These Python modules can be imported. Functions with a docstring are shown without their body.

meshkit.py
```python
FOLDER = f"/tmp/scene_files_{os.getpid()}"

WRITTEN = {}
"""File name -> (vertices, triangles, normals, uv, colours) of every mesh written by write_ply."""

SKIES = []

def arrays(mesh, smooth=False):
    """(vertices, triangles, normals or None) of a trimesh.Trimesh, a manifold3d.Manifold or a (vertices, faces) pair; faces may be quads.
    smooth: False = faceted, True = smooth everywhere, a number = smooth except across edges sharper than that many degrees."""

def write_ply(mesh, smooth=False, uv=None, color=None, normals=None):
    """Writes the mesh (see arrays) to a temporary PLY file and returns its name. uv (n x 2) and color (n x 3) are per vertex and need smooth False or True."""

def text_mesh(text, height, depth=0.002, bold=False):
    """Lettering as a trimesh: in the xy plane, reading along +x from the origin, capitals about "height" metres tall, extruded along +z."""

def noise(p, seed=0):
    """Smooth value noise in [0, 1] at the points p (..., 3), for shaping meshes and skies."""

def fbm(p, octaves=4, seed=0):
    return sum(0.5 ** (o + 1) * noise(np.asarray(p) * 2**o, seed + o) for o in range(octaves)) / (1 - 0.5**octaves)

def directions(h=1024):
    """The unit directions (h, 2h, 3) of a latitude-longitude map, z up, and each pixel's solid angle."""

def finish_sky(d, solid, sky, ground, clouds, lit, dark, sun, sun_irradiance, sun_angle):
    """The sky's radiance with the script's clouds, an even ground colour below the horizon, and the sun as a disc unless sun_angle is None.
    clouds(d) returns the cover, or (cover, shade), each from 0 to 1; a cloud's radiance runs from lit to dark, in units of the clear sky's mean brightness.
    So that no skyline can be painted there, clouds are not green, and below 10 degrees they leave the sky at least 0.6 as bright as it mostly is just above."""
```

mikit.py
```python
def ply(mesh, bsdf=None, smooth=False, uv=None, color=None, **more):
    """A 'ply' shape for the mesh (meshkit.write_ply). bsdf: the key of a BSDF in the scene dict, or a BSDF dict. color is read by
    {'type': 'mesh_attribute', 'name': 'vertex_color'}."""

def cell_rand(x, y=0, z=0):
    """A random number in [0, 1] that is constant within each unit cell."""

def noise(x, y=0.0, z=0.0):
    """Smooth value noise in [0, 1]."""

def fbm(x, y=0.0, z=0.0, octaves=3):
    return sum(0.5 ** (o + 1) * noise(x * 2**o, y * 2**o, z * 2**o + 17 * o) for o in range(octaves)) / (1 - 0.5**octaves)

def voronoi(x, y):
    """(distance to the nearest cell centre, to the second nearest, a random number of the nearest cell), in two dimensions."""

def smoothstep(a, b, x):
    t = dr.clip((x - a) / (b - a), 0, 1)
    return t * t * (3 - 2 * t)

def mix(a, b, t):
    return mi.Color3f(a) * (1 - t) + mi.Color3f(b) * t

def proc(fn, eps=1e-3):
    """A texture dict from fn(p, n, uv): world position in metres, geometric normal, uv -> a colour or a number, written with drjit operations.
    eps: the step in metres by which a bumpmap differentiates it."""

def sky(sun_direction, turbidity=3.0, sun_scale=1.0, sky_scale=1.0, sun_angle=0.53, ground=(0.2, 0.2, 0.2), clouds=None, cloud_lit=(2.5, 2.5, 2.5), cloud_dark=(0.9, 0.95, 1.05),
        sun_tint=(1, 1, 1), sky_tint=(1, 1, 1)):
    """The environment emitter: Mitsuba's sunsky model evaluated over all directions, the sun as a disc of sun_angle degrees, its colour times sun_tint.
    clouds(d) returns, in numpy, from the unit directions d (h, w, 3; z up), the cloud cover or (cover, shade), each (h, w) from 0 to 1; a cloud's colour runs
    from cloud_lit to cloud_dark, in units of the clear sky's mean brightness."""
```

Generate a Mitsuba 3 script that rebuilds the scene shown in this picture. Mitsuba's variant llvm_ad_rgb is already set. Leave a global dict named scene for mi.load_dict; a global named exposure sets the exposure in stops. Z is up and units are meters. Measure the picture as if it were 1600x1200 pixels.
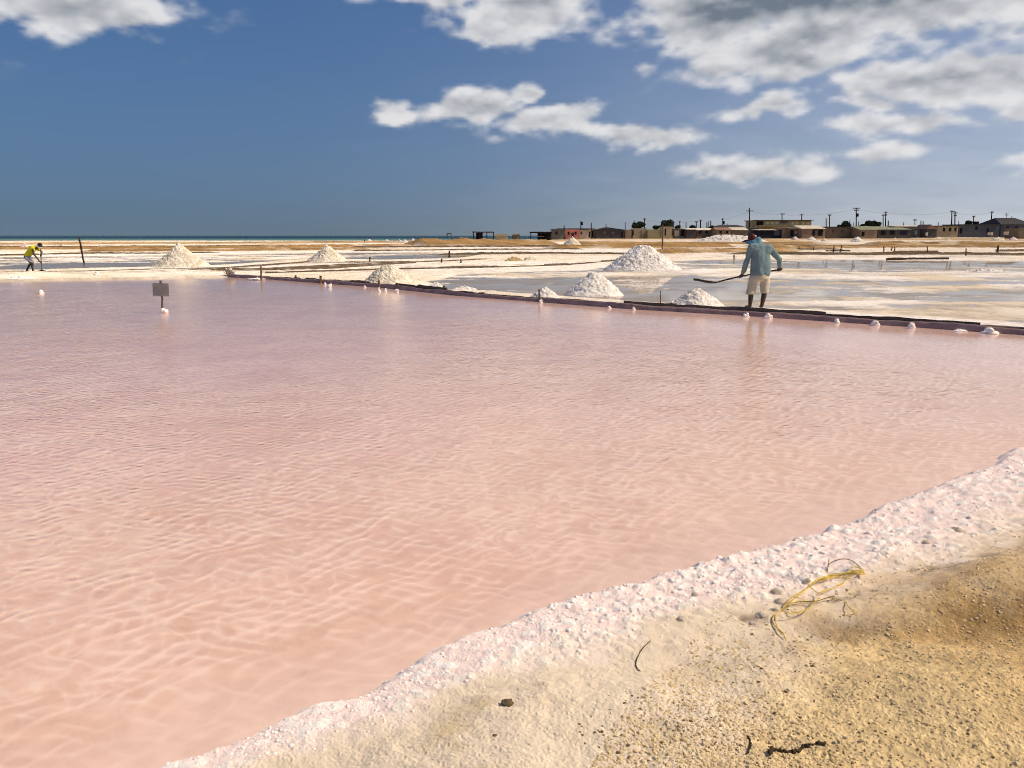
import math, random
import numpy as np, trimesh, manifold3d as m3
import mitsuba as mi, drjit as dr
import mikit, meshkit
from scipy.spatial import cKDTree
from mikit import proc, noise, fbm, voronoi, smoothstep, mix
T = mi.ScalarTransform4f
R = np.random.default_rng(7); random.seed(7)
scene, labels = {}, {}

# ---------------------------------------------------------------- camera, sky, exposure
F, H = 1230.0, 1.70                      # focal length in photograph pixels, eye height above the pink brine
PITCH = math.atan(231 / F)
FOV = math.degrees(2 * math.atan(800 / F))
scene['camera'] = {'type': 'perspective', 'fov': FOV, 'near_clip': 0.05, 'far_clip': 60000.0,
    'to_world': T().look_at(origin=[0, 0, H], target=[0, math.cos(PITCH), H - math.sin(PITCH)], up=[0, 0, 1])}
exposure = 1.5
SUN = (0.74, -0.10, 0.76)

def clouds(d):
    az = np.degrees(np.arctan2(d[..., 0], d[..., 1])); el = np.degrees(np.arcsin(np.clip(d[..., 2], -1, 1)))
    k = 1 / np.maximum(d[..., 2] + 0.22, 0.12)
    q = np.stack([d[..., 0] * k, d[..., 1] * k, d[..., 2] * 0], -1)
    n1 = meshkit.fbm(q * [5, 9, 1] + 3.1, 6, 3); n2 = meshkit.fbm(q * [16, 26, 1] + 8.0, 4, 9); n3 = meshkit.fbm(d * 4.0 + 20, 4, 5)
    warp_a = (meshkit.fbm(d * 11 + 40, 4, 21) - 0.5) * 5.0; warp_e = (meshkit.fbm(d * 13 + 70, 4, 22) - 0.5) * 2.6
    body = np.zeros_like(az); dark = np.zeros_like(az)
    for (a, e, ra, re, s, g) in CLOUDS:
        r = ((az + warp_a - a) / ra) ** 2 + ((el + warp_e - e) / re) ** 2
        b = s * np.exp(-r * 1.1)
        body = np.maximum(body, b); dark = np.maximum(dark, g * np.exp(-r * 1.3))
    else_ = np.maximum(0, n3 - 0.52) * 3.2 * ((np.abs(az) > 42) | (el > 27)) * np.clip(el / 12, 0, 1)
    body = np.maximum(body, else_)
    def puff(o):
        w = (d + np.array(o)) * [1, 1, 1.75]
        return (meshkit.fbm(w * 17 + 3.1, 6, 3) - 0.5) * 0.80 + (meshkit.fbm(w * 50 + 8.0, 4, 9) - 0.5) * 0.45
    f0 = puff((0, 0, 0)); relief = f0 - puff((0.010, -0.002, 0.011))          # lit from the right, where the sun stands
    dens = body * 1.25 + f0 * 1.65 - 0.20
    cov = np.clip(dens / 0.50, 0, 1); cov = cov * cov * (3 - 2 * cov) * np.clip(body * 4.0, 0, 1)
    thick = np.clip((dens - 0.30) / 0.6, 0, 1)
    shade = np.clip(0.10 - 1.5 * relief + dark * 0.95 * thick + 0.12 * thick, 0, 0.92)
    # veil: a gradient painted into the sky, darkening the sea horizon, paler over the town
    veil = np.exp(-np.maximum(el, 0) / 13.0) * 0.80
    right = 1 / (1 + np.exp(-(az - 12) / 9.0))
    vshade = 1.0 - 0.85 * right * (0.8 + 0.4 * n1)
    total = 1 - (1 - cov * 0.93) * (1 - veil)
    sh = (cov * 0.93 * shade + (1 - cov * 0.93) * veil * vshade) / np.maximum(total, 1e-6)
    return total, sh
CLOUDS = [  # azimuth, elevation, half widths (degrees), strength, darkness of the base
    (-28, 13.8, 6.5, 2.1, 1.0, 0.2), (-32.5, 15.8, 4.5, 2.0, 0.9, 0.3), (-24.2, 13.3, 2.8, 1.1, 0.8, 0.2),
    (-5, 16.6, 8.5, 1.6, 1.0, 0.15), (1.5, 15.2, 4.8, 2.2, 1.0, 0.2), (0.2, 14.2, 3.2, 1.6, 0.9, 0.2),
    (23, 15.2, 13, 3.6, 1.22, 0.5), (18.0, 11.6, 5.6, 2.1, 1.05, 0.45), (32, 14.4, 8, 2.3, 1.05, 0.4), (14, 14.5, 4.5, 2.6, 1.0, 0.5), (17, 14.8, 6, 1.6, 1.0, 0.95),
    (28, 9.3, 7.5, 1.5, 0.95, 0.35), (35, 8.0, 5, 1.5, 0.95, 0.35),
    (-2.4, 8.9, 3.6, 1.1, 0.9, 0.2), (2.6, 7.8, 4.2, 1.1, 0.9, 0.2), (8.5, 6.7, 4.4, 0.9, 0.8, 0.2), (2.2, 9.6, 1.7, 0.7, 0.8, 0.2),
    (-8.1, 8.6, 1.9, 0.8, 0.72, 0.1), (-1.4, 13.2, 1.1, 0.5, 0.6, 0.1),
    (17.3, 8.1, 3.8, 0.9, 0.66, 0.2), (25, 6.6, 5.0, 0.9, 0.70, 0.2), (24.5, 7.8, 2.4, 0.6, 0.66, 0.2), (17, 4.6, 8, 1.0, 0.55, 0.2), (33, 4.4, 5, 1.0, 0.55, 0.2), (24, 4.9, 6, 0.8, .5, .2), (9, 11.2, 1.0, 0.7, 0.55, 0.1)]
scene['sky'] = mikit.sky(SUN, turbidity=2.2, sun_scale=1.0, sky_scale=0.66, ground=(0.06, 0.11, 0.15), clouds=clouds,
    cloud_lit=(5.2, 5.15, 5.2), cloud_dark=(0.72, 0.98, 1.30), sun_tint=(1.0, 0.985, 0.96), sky_tint=(0.60, 0.90, 1.24))

# ---------------------------------------------------------------- helpers
def at(px, py, z=0.0):
    """The point of the plane at height z that the photograph shows at a pixel: how sizes and places were measured."""
    a = np.array([(px - 800) / F, math.cos(PITCH) + (600 - py) / F * math.sin(PITCH), -math.sin(PITCH) + (600 - py) / F * math.cos(PITCH)])
    return a * ((z - H) / a[2]) + [0, 0, H]
def at_depth(px, py, y):
    a = np.array([(px - 800) / F, math.cos(PITCH) + (600 - py) / F * math.sin(PITCH), -math.sin(PITCH) + (600 - py) / F * math.cos(PITCH)])
    return a * (y / a[1]) + [0, 0, H]
def ss(a, b, x):
    t = np.clip((x - a) / (b - a), 0, 1); return t * t * (3 - 2 * t)
def numbered(name):
    if not any(k == name or k.startswith(name + '__') for k in scene): return name
    n = 1
    while any(k == f'{name}_{n:03d}' or k.startswith(f'{name}_{n:03d}__') for k in scene): n += 1
    return f'{name}_{n:03d}'
def put(name, mesh, mat, parent=None, smooth=False, color=None, **more):
    key = numbered((parent + '__' if parent else '') + name)
    scene[key] = mikit.ply(mesh, mat, smooth=smooth, color=color, **more)
    return key
def tag(key, label=None, cat=None, group=None, kind=None):
    labels[key] = {k: v for k, v in (('label', label), ('category', cat), ('group', group), ('kind', kind)) if v}
    return key
used_names = {}
def thing(name, label, cat, group=None):
    n = used_names.get(name, 0); used_names[name] = n + 1
    key = name if n == 0 else f'{name}_{n:03d}'
    return tag(key, label, cat, group)
def single(name, mesh, mat, label, cat, group=None, **kw):
    key = thing(name, label, cat, group); scene[key] = mikit.ply(mesh, mat, **kw); return key
def cat_(ms): return trimesh.util.concatenate(ms)
def box(cx, cy, cz, sx, sy, sz, rz=0.0):
    """A box standing on cz, turned by rz about its own axis."""
    b = trimesh.creation.box((sx, sy, sz)); b.apply_translation([0, 0, sz / 2])
    b.apply_transform(trimesh.transformations.rotation_matrix(rz, [0, 0, 1])); b.apply_translation([cx, cy, cz]); return b
def tube(pts, rad, n=8, cap=True):
    p = np.asarray(pts, float); r = np.broadcast_to(rad, (len(p),)).astype(float)
    t = np.gradient(p, axis=0); t /= np.linalg.norm(t, axis=1, keepdims=True) + 1e-12
    up = np.where(np.abs(t[:, 2:]) < 0.9, [0, 0, 1.0], [1.0, 0, 0]); a = np.cross(t, up[0] if np.ptp(np.abs(t[:, 2])) < .3 else up)
    a /= np.linalg.norm(a, axis=1, keepdims=True) + 1e-12; b = np.cross(t, a); g = np.arange(n) * 2 * np.pi / n
    v = (p[:, None] + r[:, None, None] * (np.cos(g)[None, :, None] * a[:, None] + np.sin(g)[None, :, None] * b[:, None])).reshape(-1, 3)
    i, j = np.meshgrid(np.arange(len(p) - 1), np.arange(n), indexing='ij')
    q = np.stack([i * n + j, i * n + (j + 1) % n, (i + 1) * n + (j + 1) % n, (i + 1) * n + j], -1).reshape(-1, 4)
    f = np.vstack([q[:, [0, 1, 2]], q[:, [0, 2, 3]]])
    if cap:
        v = np.vstack([v, p[0], p[-1]]); k = len(v); j = np.arange(n)
        f = np.vstack([f, np.stack([(j + 1) % n, j, j * 0 + k - 2], 1), np.stack([(len(p) - 1) * n + j, (len(p) - 1) * n + (j + 1) % n, j * 0 + k - 1], 1)])
    m = trimesh.Trimesh(v, f, process=False); m.fix_normals(); return m
def spline(pts, n):
    from scipy.interpolate import CubicSpline
    p = np.asarray(pts, float); s = np.r_[0, np.cumsum(np.linalg.norm(np.diff(p, axis=0), axis=1))]
    return CubicSpline(s, p)(np.linspace(0, s[-1], n))
def lump(c, r, seed, sub=3, amp=0.35, freq=1.6, squash=(1, 1, 1)):
    m = trimesh.creation.icosphere(subdivisions=sub); v = np.array(m.vertices)
    k = 1 + amp * (meshkit.fbm(v * freq + seed * 3.7, 3, seed) - 0.5) * 2
    return trimesh.Trimesh(v * k[:, None] * r * np.array(squash) + c, m.faces, process=False)
def poly_dist(X, Y, pts):
    """Distance to a polyline and the position along it (0..1)."""
    pts = np.asarray(pts, float)[:, :2]; best = np.full(X.shape, 1e9); par = np.zeros(X.shape)
    L = np.r_[0, np.cumsum(np.linalg.norm(np.diff(pts, axis=0), axis=1))]
    for i in range(len(pts) - 1):
        a, b = pts[i], pts[i + 1]; ab = b - a; l2 = ab @ ab
        t = np.clip(((X - a[0]) * ab[0] + (Y - a[1]) * ab[1]) / l2, 0, 1)
        d = np.hypot(X - a[0] - t * ab[0], Y - a[1] - t * ab[1]); w = d < best
        best = np.where(w, d, best); par = np.where(w, (L[i] + t * math.sqrt(l2)) / L[-1], par)
    return best, par
def inside2(X, Y, poly):
    p = np.asarray(poly, float)[:, :2]; c = np.zeros(X.shape, bool)
    for a, b in zip(p, np.roll(p, -1, 0)):
        with np.errstate(divide='ignore', invalid='ignore'):
            c ^= ((a[1] > Y) != (b[1] > Y)) & (X < (b[0] - a[0]) * (Y - a[1]) / (b[1] - a[1] + 1e-30) + a[0])
    return c
def N2(X, Y, f, seed, octv=4):
    return meshkit.fbm(np.stack([X * f, Y * f, np.full_like(X, seed * 1.7)], -1), octv, seed)

# ---------------------------------------------------------------- materials
def diffuse(name, c, rough=0.9, spec=0.2, var=0.25, f=3.0, bump=0.0, bf=20.0):
    c = tuple(c)
    col = proc(lambda p, n, uv: mi.Color3f(c) * (1 - var + 2 * var * fbm(p.x * f, p.y * f, p.z * f, 3)))
    b = {'type': 'principled', 'base_color': col, 'roughness': rough, 'specular': spec}
    if bump: b = {'type': 'bumpmap', 'arbitrary': proc(lambda p, n, uv: fbm(p.x * bf, p.y * bf, p.z * bf, 3), 2e-3), 'scale': bump, 'bsdf': b}
    scene[name] = {'type': 'twosided', 'bsdf': b}
diffuse('mat_skin', (0.075, 0.040, 0.027), 0.55, 0.4, 0.12, 12)
diffuse('mat_teal_cloth', (0.185, 0.275, 0.29), 0.95, 0.1, 0.14, 7, 0.006, 26)
diffuse('mat_scarf', (0.12, 0.27, 0.36), 0.95, 0.1, 0.35, 22, 0.004, 40)
diffuse('mat_cream_cloth', (0.62, 0.55, 0.40), 0.95, 0.1, 0.10, 7, 0.006, 24)
diffuse('mat_lilac_cloth', (0.40, 0.38, 0.44), 0.95, 0.1, 0.15, 8)
diffuse('mat_yellow_cloth', (0.62, 0.60, 0.03), 0.95, 0.1, 0.15, 7)
diffuse('mat_red_cap', (0.085, 0.018, 0.022), 0.85, 0.2, 0.2, 12)
diffuse('mat_hair', (0.03, 0.02, 0.017), 0.8, 0.3, 0.3, 40)
diffuse('mat_white_cloth', (0.7, 0.68, 0.64), 0.9, 0.1, 0.1, 8)
diffuse('mat_black_tool', (0.022, 0.018, 0.017), 0.6, 0.4, 0.2, 14)
diffuse('mat_sign_grey', (0.30, 0.29, 0.26), 0.75, 0.3, 0.12, 9)
diffuse('mat_post', (0.16, 0.11, 0.07), 0.95, 0.15, 0.35, 14, 0.004, 30)
diffuse('mat_dark_post', (0.06, 0.042, 0.03), 0.95, 0.15, 0.35, 12)
diffuse('mat_grey_plank', (0.17, 0.15, 0.125), 0.9, 0.2, 0.35, 2.5)
diffuse('mat_mauve_crust', (0.27, 0.185, 0.18), 0.8, 0.3, 0.45, 5.0, 0.01, 16)
for i, c in enumerate(((0.095, 0.07, 0.052), (0.125, 0.092, 0.068), (0.065, 0.048, 0.04))):
    diffuse(f'mat_wet_board_{i}', c, 0.6, 0.4, 0.4, 4.0, 0.006, 18)
diffuse('mat_mud', (0.13, 0.098, 0.058), 0.95, 0.15, 0.4, 6.0, 0.01, 12)
diffuse('mat_rope', (0.62, 0.46, 0.09), 0.6, 0.4, 0.2, 60)
diffuse('mat_rope_dark', (0.22, 0.165, 0.06), 0.7, 0.3, 0.3, 60)
diffuse('mat_twig', (0.05, 0.035, 0.02), 0.95, 0.15, 0.4, 60)
diffuse('mat_stone', (0.50, 0.435, 0.35), 0.9, 0.2, 0.3, 30, 0.002, 120)
diffuse('mat_crumb', (0.60, 0.48, 0.29), 0.97, 0.1, 0.45, 9)
diffuse('mat_crumb_dark', (0.16, 0.105, 0.05), 0.97, 0.1, 0.35, 9)
scene['mat_salt_clump'] = {'type': 'twosided', 'bsdf': {'type': 'bumpmap', 'arbitrary': proc(lambda p, n, uv: fbm(p.x * 60, p.y * 60, p.z * 60, 3), 1e-3), 'scale': 0.004,
    'bsdf': {'type': 'principled', 'roughness': 0.75, 'specular': 0.3, 'base_color': proc(lambda p, n, uv: mix((0.86, 0.72, 0.67), (0.90, 0.865, 0.83), smoothstep(0.25, 0.65, fbm(p.x * 18, p.y * 18, p.z * 18, 3))))}}}
def salt_mat(name, a, b, f):
    scene[name] = {'type': 'twosided', 'bsdf': {'type': 'bumpmap', 'arbitrary': proc(lambda p, n, uv: fbm(p.x * 14, p.y * 14, p.z * 14, 3), 4e-3), 'scale': 0.055,
        'bsdf': {'type': 'principled', 'roughness': 0.85, 'specular': 0.2, 'base_color': proc(lambda p, n, uv: mix(a, b, smoothstep(0.3, 0.7, fbm(p.x * f, p.y * f, p.z * f, 4))))}}}
salt_mat('mat_salt_white', (0.68, 0.63, 0.575), (0.86, 0.83, 0.79), 5.0)
salt_mat('mat_salt_cream', (0.62, 0.55, 0.42), (0.84, 0.78, 0.655), 4.0)
salt_mat('mat_salt_pink', (0.70, 0.50, 0.47), (0.80, 0.66, 0.62), 2.0)
salt_mat('mat_sand_heap', (0.36, 0.25, 0.11), (0.52, 0.39, 0.20), 1.0)
scene['mat_vertex_ground'] = {'type': 'twosided', 'bsdf': {'type': 'bumpmap', 'arbitrary': proc(lambda p, n, uv: fbm(p.x * 130, p.y * 130, p.z * 130, 3), 1e-3), 'scale': 0.0075,
    'bsdf': {'type': 'principled', 'roughness': 0.95, 'specular': 0.12, 'base_color': {'type': 'mesh_attribute', 'name': 'vertex_color'}}}}
scene['mat_vertex_flat'] = {'type': 'twosided', 'bsdf': {'type': 'principled', 'roughness': 0.9, 'specular': 0.15, 'base_color': {'type': 'mesh_attribute', 'name': 'vertex_color'}}}

# brines: turbid water, its colour coming from the salt bed and the algae in it, the pink one with caustics painted in, with a rippled reflecting surface
def trains(p):
    """Phases of two crossing trains of wind ripples, bent and broken by slower noise."""
    b1, b2, b3 = noise(p.x * 1.9, p.y * 1.9, 4.0) - 0.5, noise(p.x * 2.3, p.y * 2.3, 9.0) - 0.5, noise(p.x * 5.5, p.y * 5.5, 2.0) - 0.5
    b4 = noise(p.x * 9.0, p.y * 9.0, 14.0) - 0.5
    x, y = p.x + 0.15 * b1 + 0.085 * b3 + 0.04 * b4, p.y + 0.15 * b2 - 0.075 * b3 + 0.05 * b4
    return 70.0 * (0.90 * y + 0.30 * x), 62.0 * (0.62 * y - 0.78 * x), smoothstep(0.15, 0.75, noise(p.x * 12.0, p.y * 11.0, 6.0)), smoothstep(0.15, 0.75, noise(p.x * 10.5, p.y * 10.5, 12.0))
def ripple(p):
    a, b, m1, m2 = trains(p)
    c = noise(p.x * 21.0 + p.y * 7, p.y * 22.0 - p.x * 8.0, 2.0); d = noise(p.x * 3.6, p.y * 4.6, 3.0)
    wind = 0.6 + 0.5 * smoothstep(0.3, 0.7, noise(p.x * 0.28, p.y * 0.16, 5.0))
    lee = 0.05 + 0.95 * smoothstep(0.8, 6.0, 15.35 - 0.685 * p.x - 0.728 * p.y)      # the boards on the far side keep the wind off the water before them
    bank_lee = 0.25 + 0.75 * smoothstep(-1.9, 0.1, p.y - 0.77 * p.x - 4.9)
    return (0.10 * m1 * dr.sin(a) + 0.09 * m2 * dr.sin(b) + c * 0.16 + d * 0.36) * wind * lee * bank_lee
def pink_bed_caustics(p, n, uv):
    u1, u2 = noise(p.x * 4.2, p.y * 4.2, 1.0) - 0.5, noise(p.x * 4.2, p.y * 4.2, 2.0) - 0.5
    wx, wy = p.x + 0.16 * u1 + 0.03 * noise(p.x * 17, p.y * 17, 5.0), p.y + 0.16 * u2 + 0.03 * noise(p.x * 17, p.y * 17, 6.0)
    def caustic_vein(f, g, z, w): return dr.power(1 - dr.abs(2 * noise(wx * f + wy * 0.35 * f, wy * g - wx * 0.4 * g, z) - 1), w)
    a, b, m1, m2 = trains(p)              # caustics painted into the bed colour: pale light lines following the ripples
    caustic_net = 0.75 * m1 * dr.power(0.5 + 0.5 * dr.sin(a + 1.1), 3.0) + 0.75 * m2 * dr.power(0.5 + 0.5 * dr.sin(b + 0.6), 3.0)
    ridge = 0.62 * caustic_net + 0.50 * caustic_vein(14.0, 10.5, 4.5, 5.0) * smoothstep(0.2, 0.6, noise(p.x * 1.9, p.y * 1.7, 7.0)) + 0.20 * caustic_vein(31.0, 26.0, 9.5, 2.0)  # ridge sums the painted caustic lines
    big = fbm(p.x * 0.33, p.y * 0.25, 3.0, 3); mid = fbm(p.x * 1.7, p.y * 2.1, 8.0, 3); small = fbm(p.x * 11.0, p.y * 13.0, 4.0, 4)
    rose, peach, pale = (0.56, 0.345, 0.325), (0.585, 0.375, 0.29), (0.70, 0.55, 0.49)
    left = smoothstep(1.0, -3.5, p.x + 4.0 * (big - 0.5)) * smoothstep(3.2, 6.0, p.y)
    col = mix(peach, rose, dr.clip(left * 0.8 + smoothstep(6.0, 16.0, p.y) * 0.75, 0, 1))
    shallow = smoothstep(0.75, 0.0, (p.y - 0.72 * p.x - 2.95) * 0.8 + 0.35 * (mid - 0.5)) * smoothstep(4.5, 2.0, p.x)
    col = mix(col, pale, 0.62 * shallow)
    col = col * (0.72 + 0.22 * mid + 0.32 * small)
    stain = dr.exp(-dr.square((p.x + 2.05) / 0.55) - dr.square((p.y - 4.55) / 0.35))
    col = mix(col, (0.40, 0.23, 0.15), 0.42 * stain)
    col = mix(col, (0.86, 0.66, 0.56), 0.78 * dr.clip(ridge, 0, 1) * (1 - 0.6 * shallow))  # pale caustic light mixed into the base colour
    col = col * mi.Color3f(0.95, 0.82, 0.78)
    return col / (0.51 + 0.47 * col)
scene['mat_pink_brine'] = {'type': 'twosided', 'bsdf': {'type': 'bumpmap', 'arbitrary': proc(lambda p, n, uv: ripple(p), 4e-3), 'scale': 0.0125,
    'bsdf': {'type': 'roughplastic', 'diffuse_reflectance': proc(pink_bed_caustics), 'alpha': 0.025, 'int_ior': 1.34}}}
def grey_bed(p, n, uv):
    c = mix((0.29, 0.225, 0.16), (0.46, 0.37, 0.28), fbm(p.x * 0.9, p.y * 0.6, 2.0, 4)); return c / (0.51 + 0.47 * c)
scene['mat_grey_brine'] = {'type': 'twosided', 'bsdf': {'type': 'blendbsdf', 'weight': proc(lambda p, n, uv: 0.16 + 0.45 * smoothstep(0.44, 0.64, fbm(p.x * 0.8, p.y * 0.8, 5.0, 4))),   # matte salt skin, added over part of it to dull the sky reflection
    'wet': {'type': 'bumpmap', 'arbitrary': proc(lambda p, n, uv: noise(p.x * 3.0, p.y * 5.0, 1.0), 5e-3), 'scale': 0.0003, 'bsdf': {'type': 'plastic', 'diffuse_reflectance': proc(grey_bed), 'int_ior': 1.34}},
    'skin': {'type': 'diffuse', 'reflectance': proc(lambda p, n, uv: mix((0.24, 0.20, 0.165), (0.36, 0.31, 0.26), fbm(p.x * 1.4, p.y * 1.4, 7.0, 4)))}}}
def sea_col(p, n, uv):
    d = p.y + 6 * fbm(p.x * 0.02, p.y * 0.02, 0, 3)
    return mix((0.10, 0.20, 0.18), (0.008, 0.045, 0.075), smoothstep(430.0, 900.0, d))
scene['mat_sea'] = {'type': 'twosided', 'bsdf': {'type': 'bumpmap', 'arbitrary': proc(lambda p, n, uv: fbm(p.x * 0.5, p.y * 0.9, 2.0, 3), 0.1), 'scale': 0.5,
    'bsdf': {'type': 'principled', 'base_color': proc(sea_col), 'roughness': 0.45, 'specular': 0.25}}}

# ---------------------------------------------------------------- the lie of the land
SHORE = np.array([(-40, -16), (-20, -9), (-8, -3), (-3, 0.7), (-1.6, 1.9), (-1.13, 2.25), (-0.83, 2.49), (-0.62, 2.64), (-0.27, 3.06), (0.05, 3.30), (0.3, 3.44), (0.71, 3.72), (1.41, 4.09), (2.1, 4.52), (2.68, 5.01), (3.4, 5.55), (4.18, 6.22), (6, 7.6), (9, 9.8), (11.9, 11.4)])
EDGE = np.array([(11.9, 11.4), (8.99, 13.74), (7.86, 14.82), (6.5, 15.96), (4.92, 17.28), (3.02, 18.59), (0.84, 20.7), (-1.49, 22.96), (-4.3, 26.57), (-9.41, 31.52), (-11.89, 33.5)])
FARLEFT = np.array([(-11.89, 33.5), (-13.5, 32.9), (-15.26, 31.7), (-19.5, 30.2), (-28, 27.0), (-40, 22.5)])
POND = np.vstack([SHORE, EDGE[1:], FARLEFT[1:]])
COAST = np.array([(-6000, 420), (-900, 350), (-300, 322), (-90, 300), (-20, 290), (14, 300), (40, 420), (120, 900), (700, 5000)])
def world(pts): return np.array([at(x, y)[:2] for x, y in pts])
# berms: line through photograph points of the base, height m, half width m, colour index (0 golden sand, 1 salt white, 2 grey brown, 3 pale tan)
BERMS = [(world([(-200, 393), (0, 391.5), (200, 390), (420, 389), (540, 386.5), (650, 384.5)]), 0.42, 2.4, 0),
         (world([(-200, 384), (60, 383), (240, 382), (500, 380.5), (700, 379.5)]), 0.5, 4.5, 3),
         (world([(640, 385), (740, 384), (860, 383)]), 1.15, 5.0, 0),
         (world([(560, 388), (700, 387), (850, 386), (990, 388.5)]), 0.30, 1.6, 2),
         (world([(850, 389), (940, 388.5), (1040, 388), (1150, 387.5)]), 0.62, 3.0, 0),
         (world([(880, 382.5), (1010, 382), (1160, 382), (1290, 383)]), 0.55, 5.5, 0),
         (world([(985, 398), (1050, 397), (1150, 395.5), (1250, 394)]), 0.5, 1.9, 0),
         (world([(1150, 389), (1290, 389), (1360, 388), (1440, 387.5), (1600, 388), (1760, 388)]), 0.42, 2.2, 0),
         (world([(1350, 384.5), (1430, 384), (1470, 384), (1620, 384.5)]), 0.75, 3.4, 0),
         (world([(1160, 398.5), (1240, 399), (1330, 399.5), (1450, 399), (1600, 400.5), (1760, 400)]), 0.26, 1.7, 2),
         (world([(860, 378.5), (1010, 378), (1160, 378), (1330, 378.5), (1620, 379)]), 0.5, 8.0, 0),
         (world([(1040, 391.5), (1160, 391), (1300, 391.5)]), 0.25, 1.5, 2),
         (world([(1180, 385.5), (1330, 385), (1500, 385.5), (1640, 386)]), 0.3, 2.2, 2),
         (world([(-200, 388.5), (100, 387.5), (300, 386.5), (560, 386)]), 0.3, 1.8, 2),
         (world([(150, 394.5), (300, 394), (450, 392.5), (560, 391)]), 0.35, 1.6, 0),
         (world([(560, 393.5), (700, 392), (820, 391), (900, 390.5)]), 0.2, 1.0, 2),
         (world([(700, 399.5), (820, 398), (960, 398.5), (1010, 400)]), 0.22, 1.2, 2),
         (world([(1040, 404.5), (1130, 403), (1300, 402.5), (1500, 403), (1700, 405)]), 0.16, 1.4, 1),
         (world([(-150, 432), (0, 430), (90, 430.5), (170, 429), (345, 426), (420, 424)]), 0.13, 1.1, 1),
         (world([(-100, 426), (60, 427.5), (150, 425.5), (345, 420.5), (425, 415), (500, 409.5), (560, 411), (660, 410.5), (760, 406)]), 0.06, 0.5, 2),
         (world([(345, 426), (430, 424.5), (500, 421), (560, 417), (640, 412)]), 0.16, 0.5, 2),
         (world([(420, 429), (520, 426), (600, 422), (700, 420.5), (800, 418.5), (880, 415.5), (960, 409), (1040, 405)]), 0.14, 0.7, 1),
         (world([(-150, 402), (20, 400.5), (60, 399), (130, 397.5), (240, 397.5), (330, 396)]), 0.16, 1.2, 2)]
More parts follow.
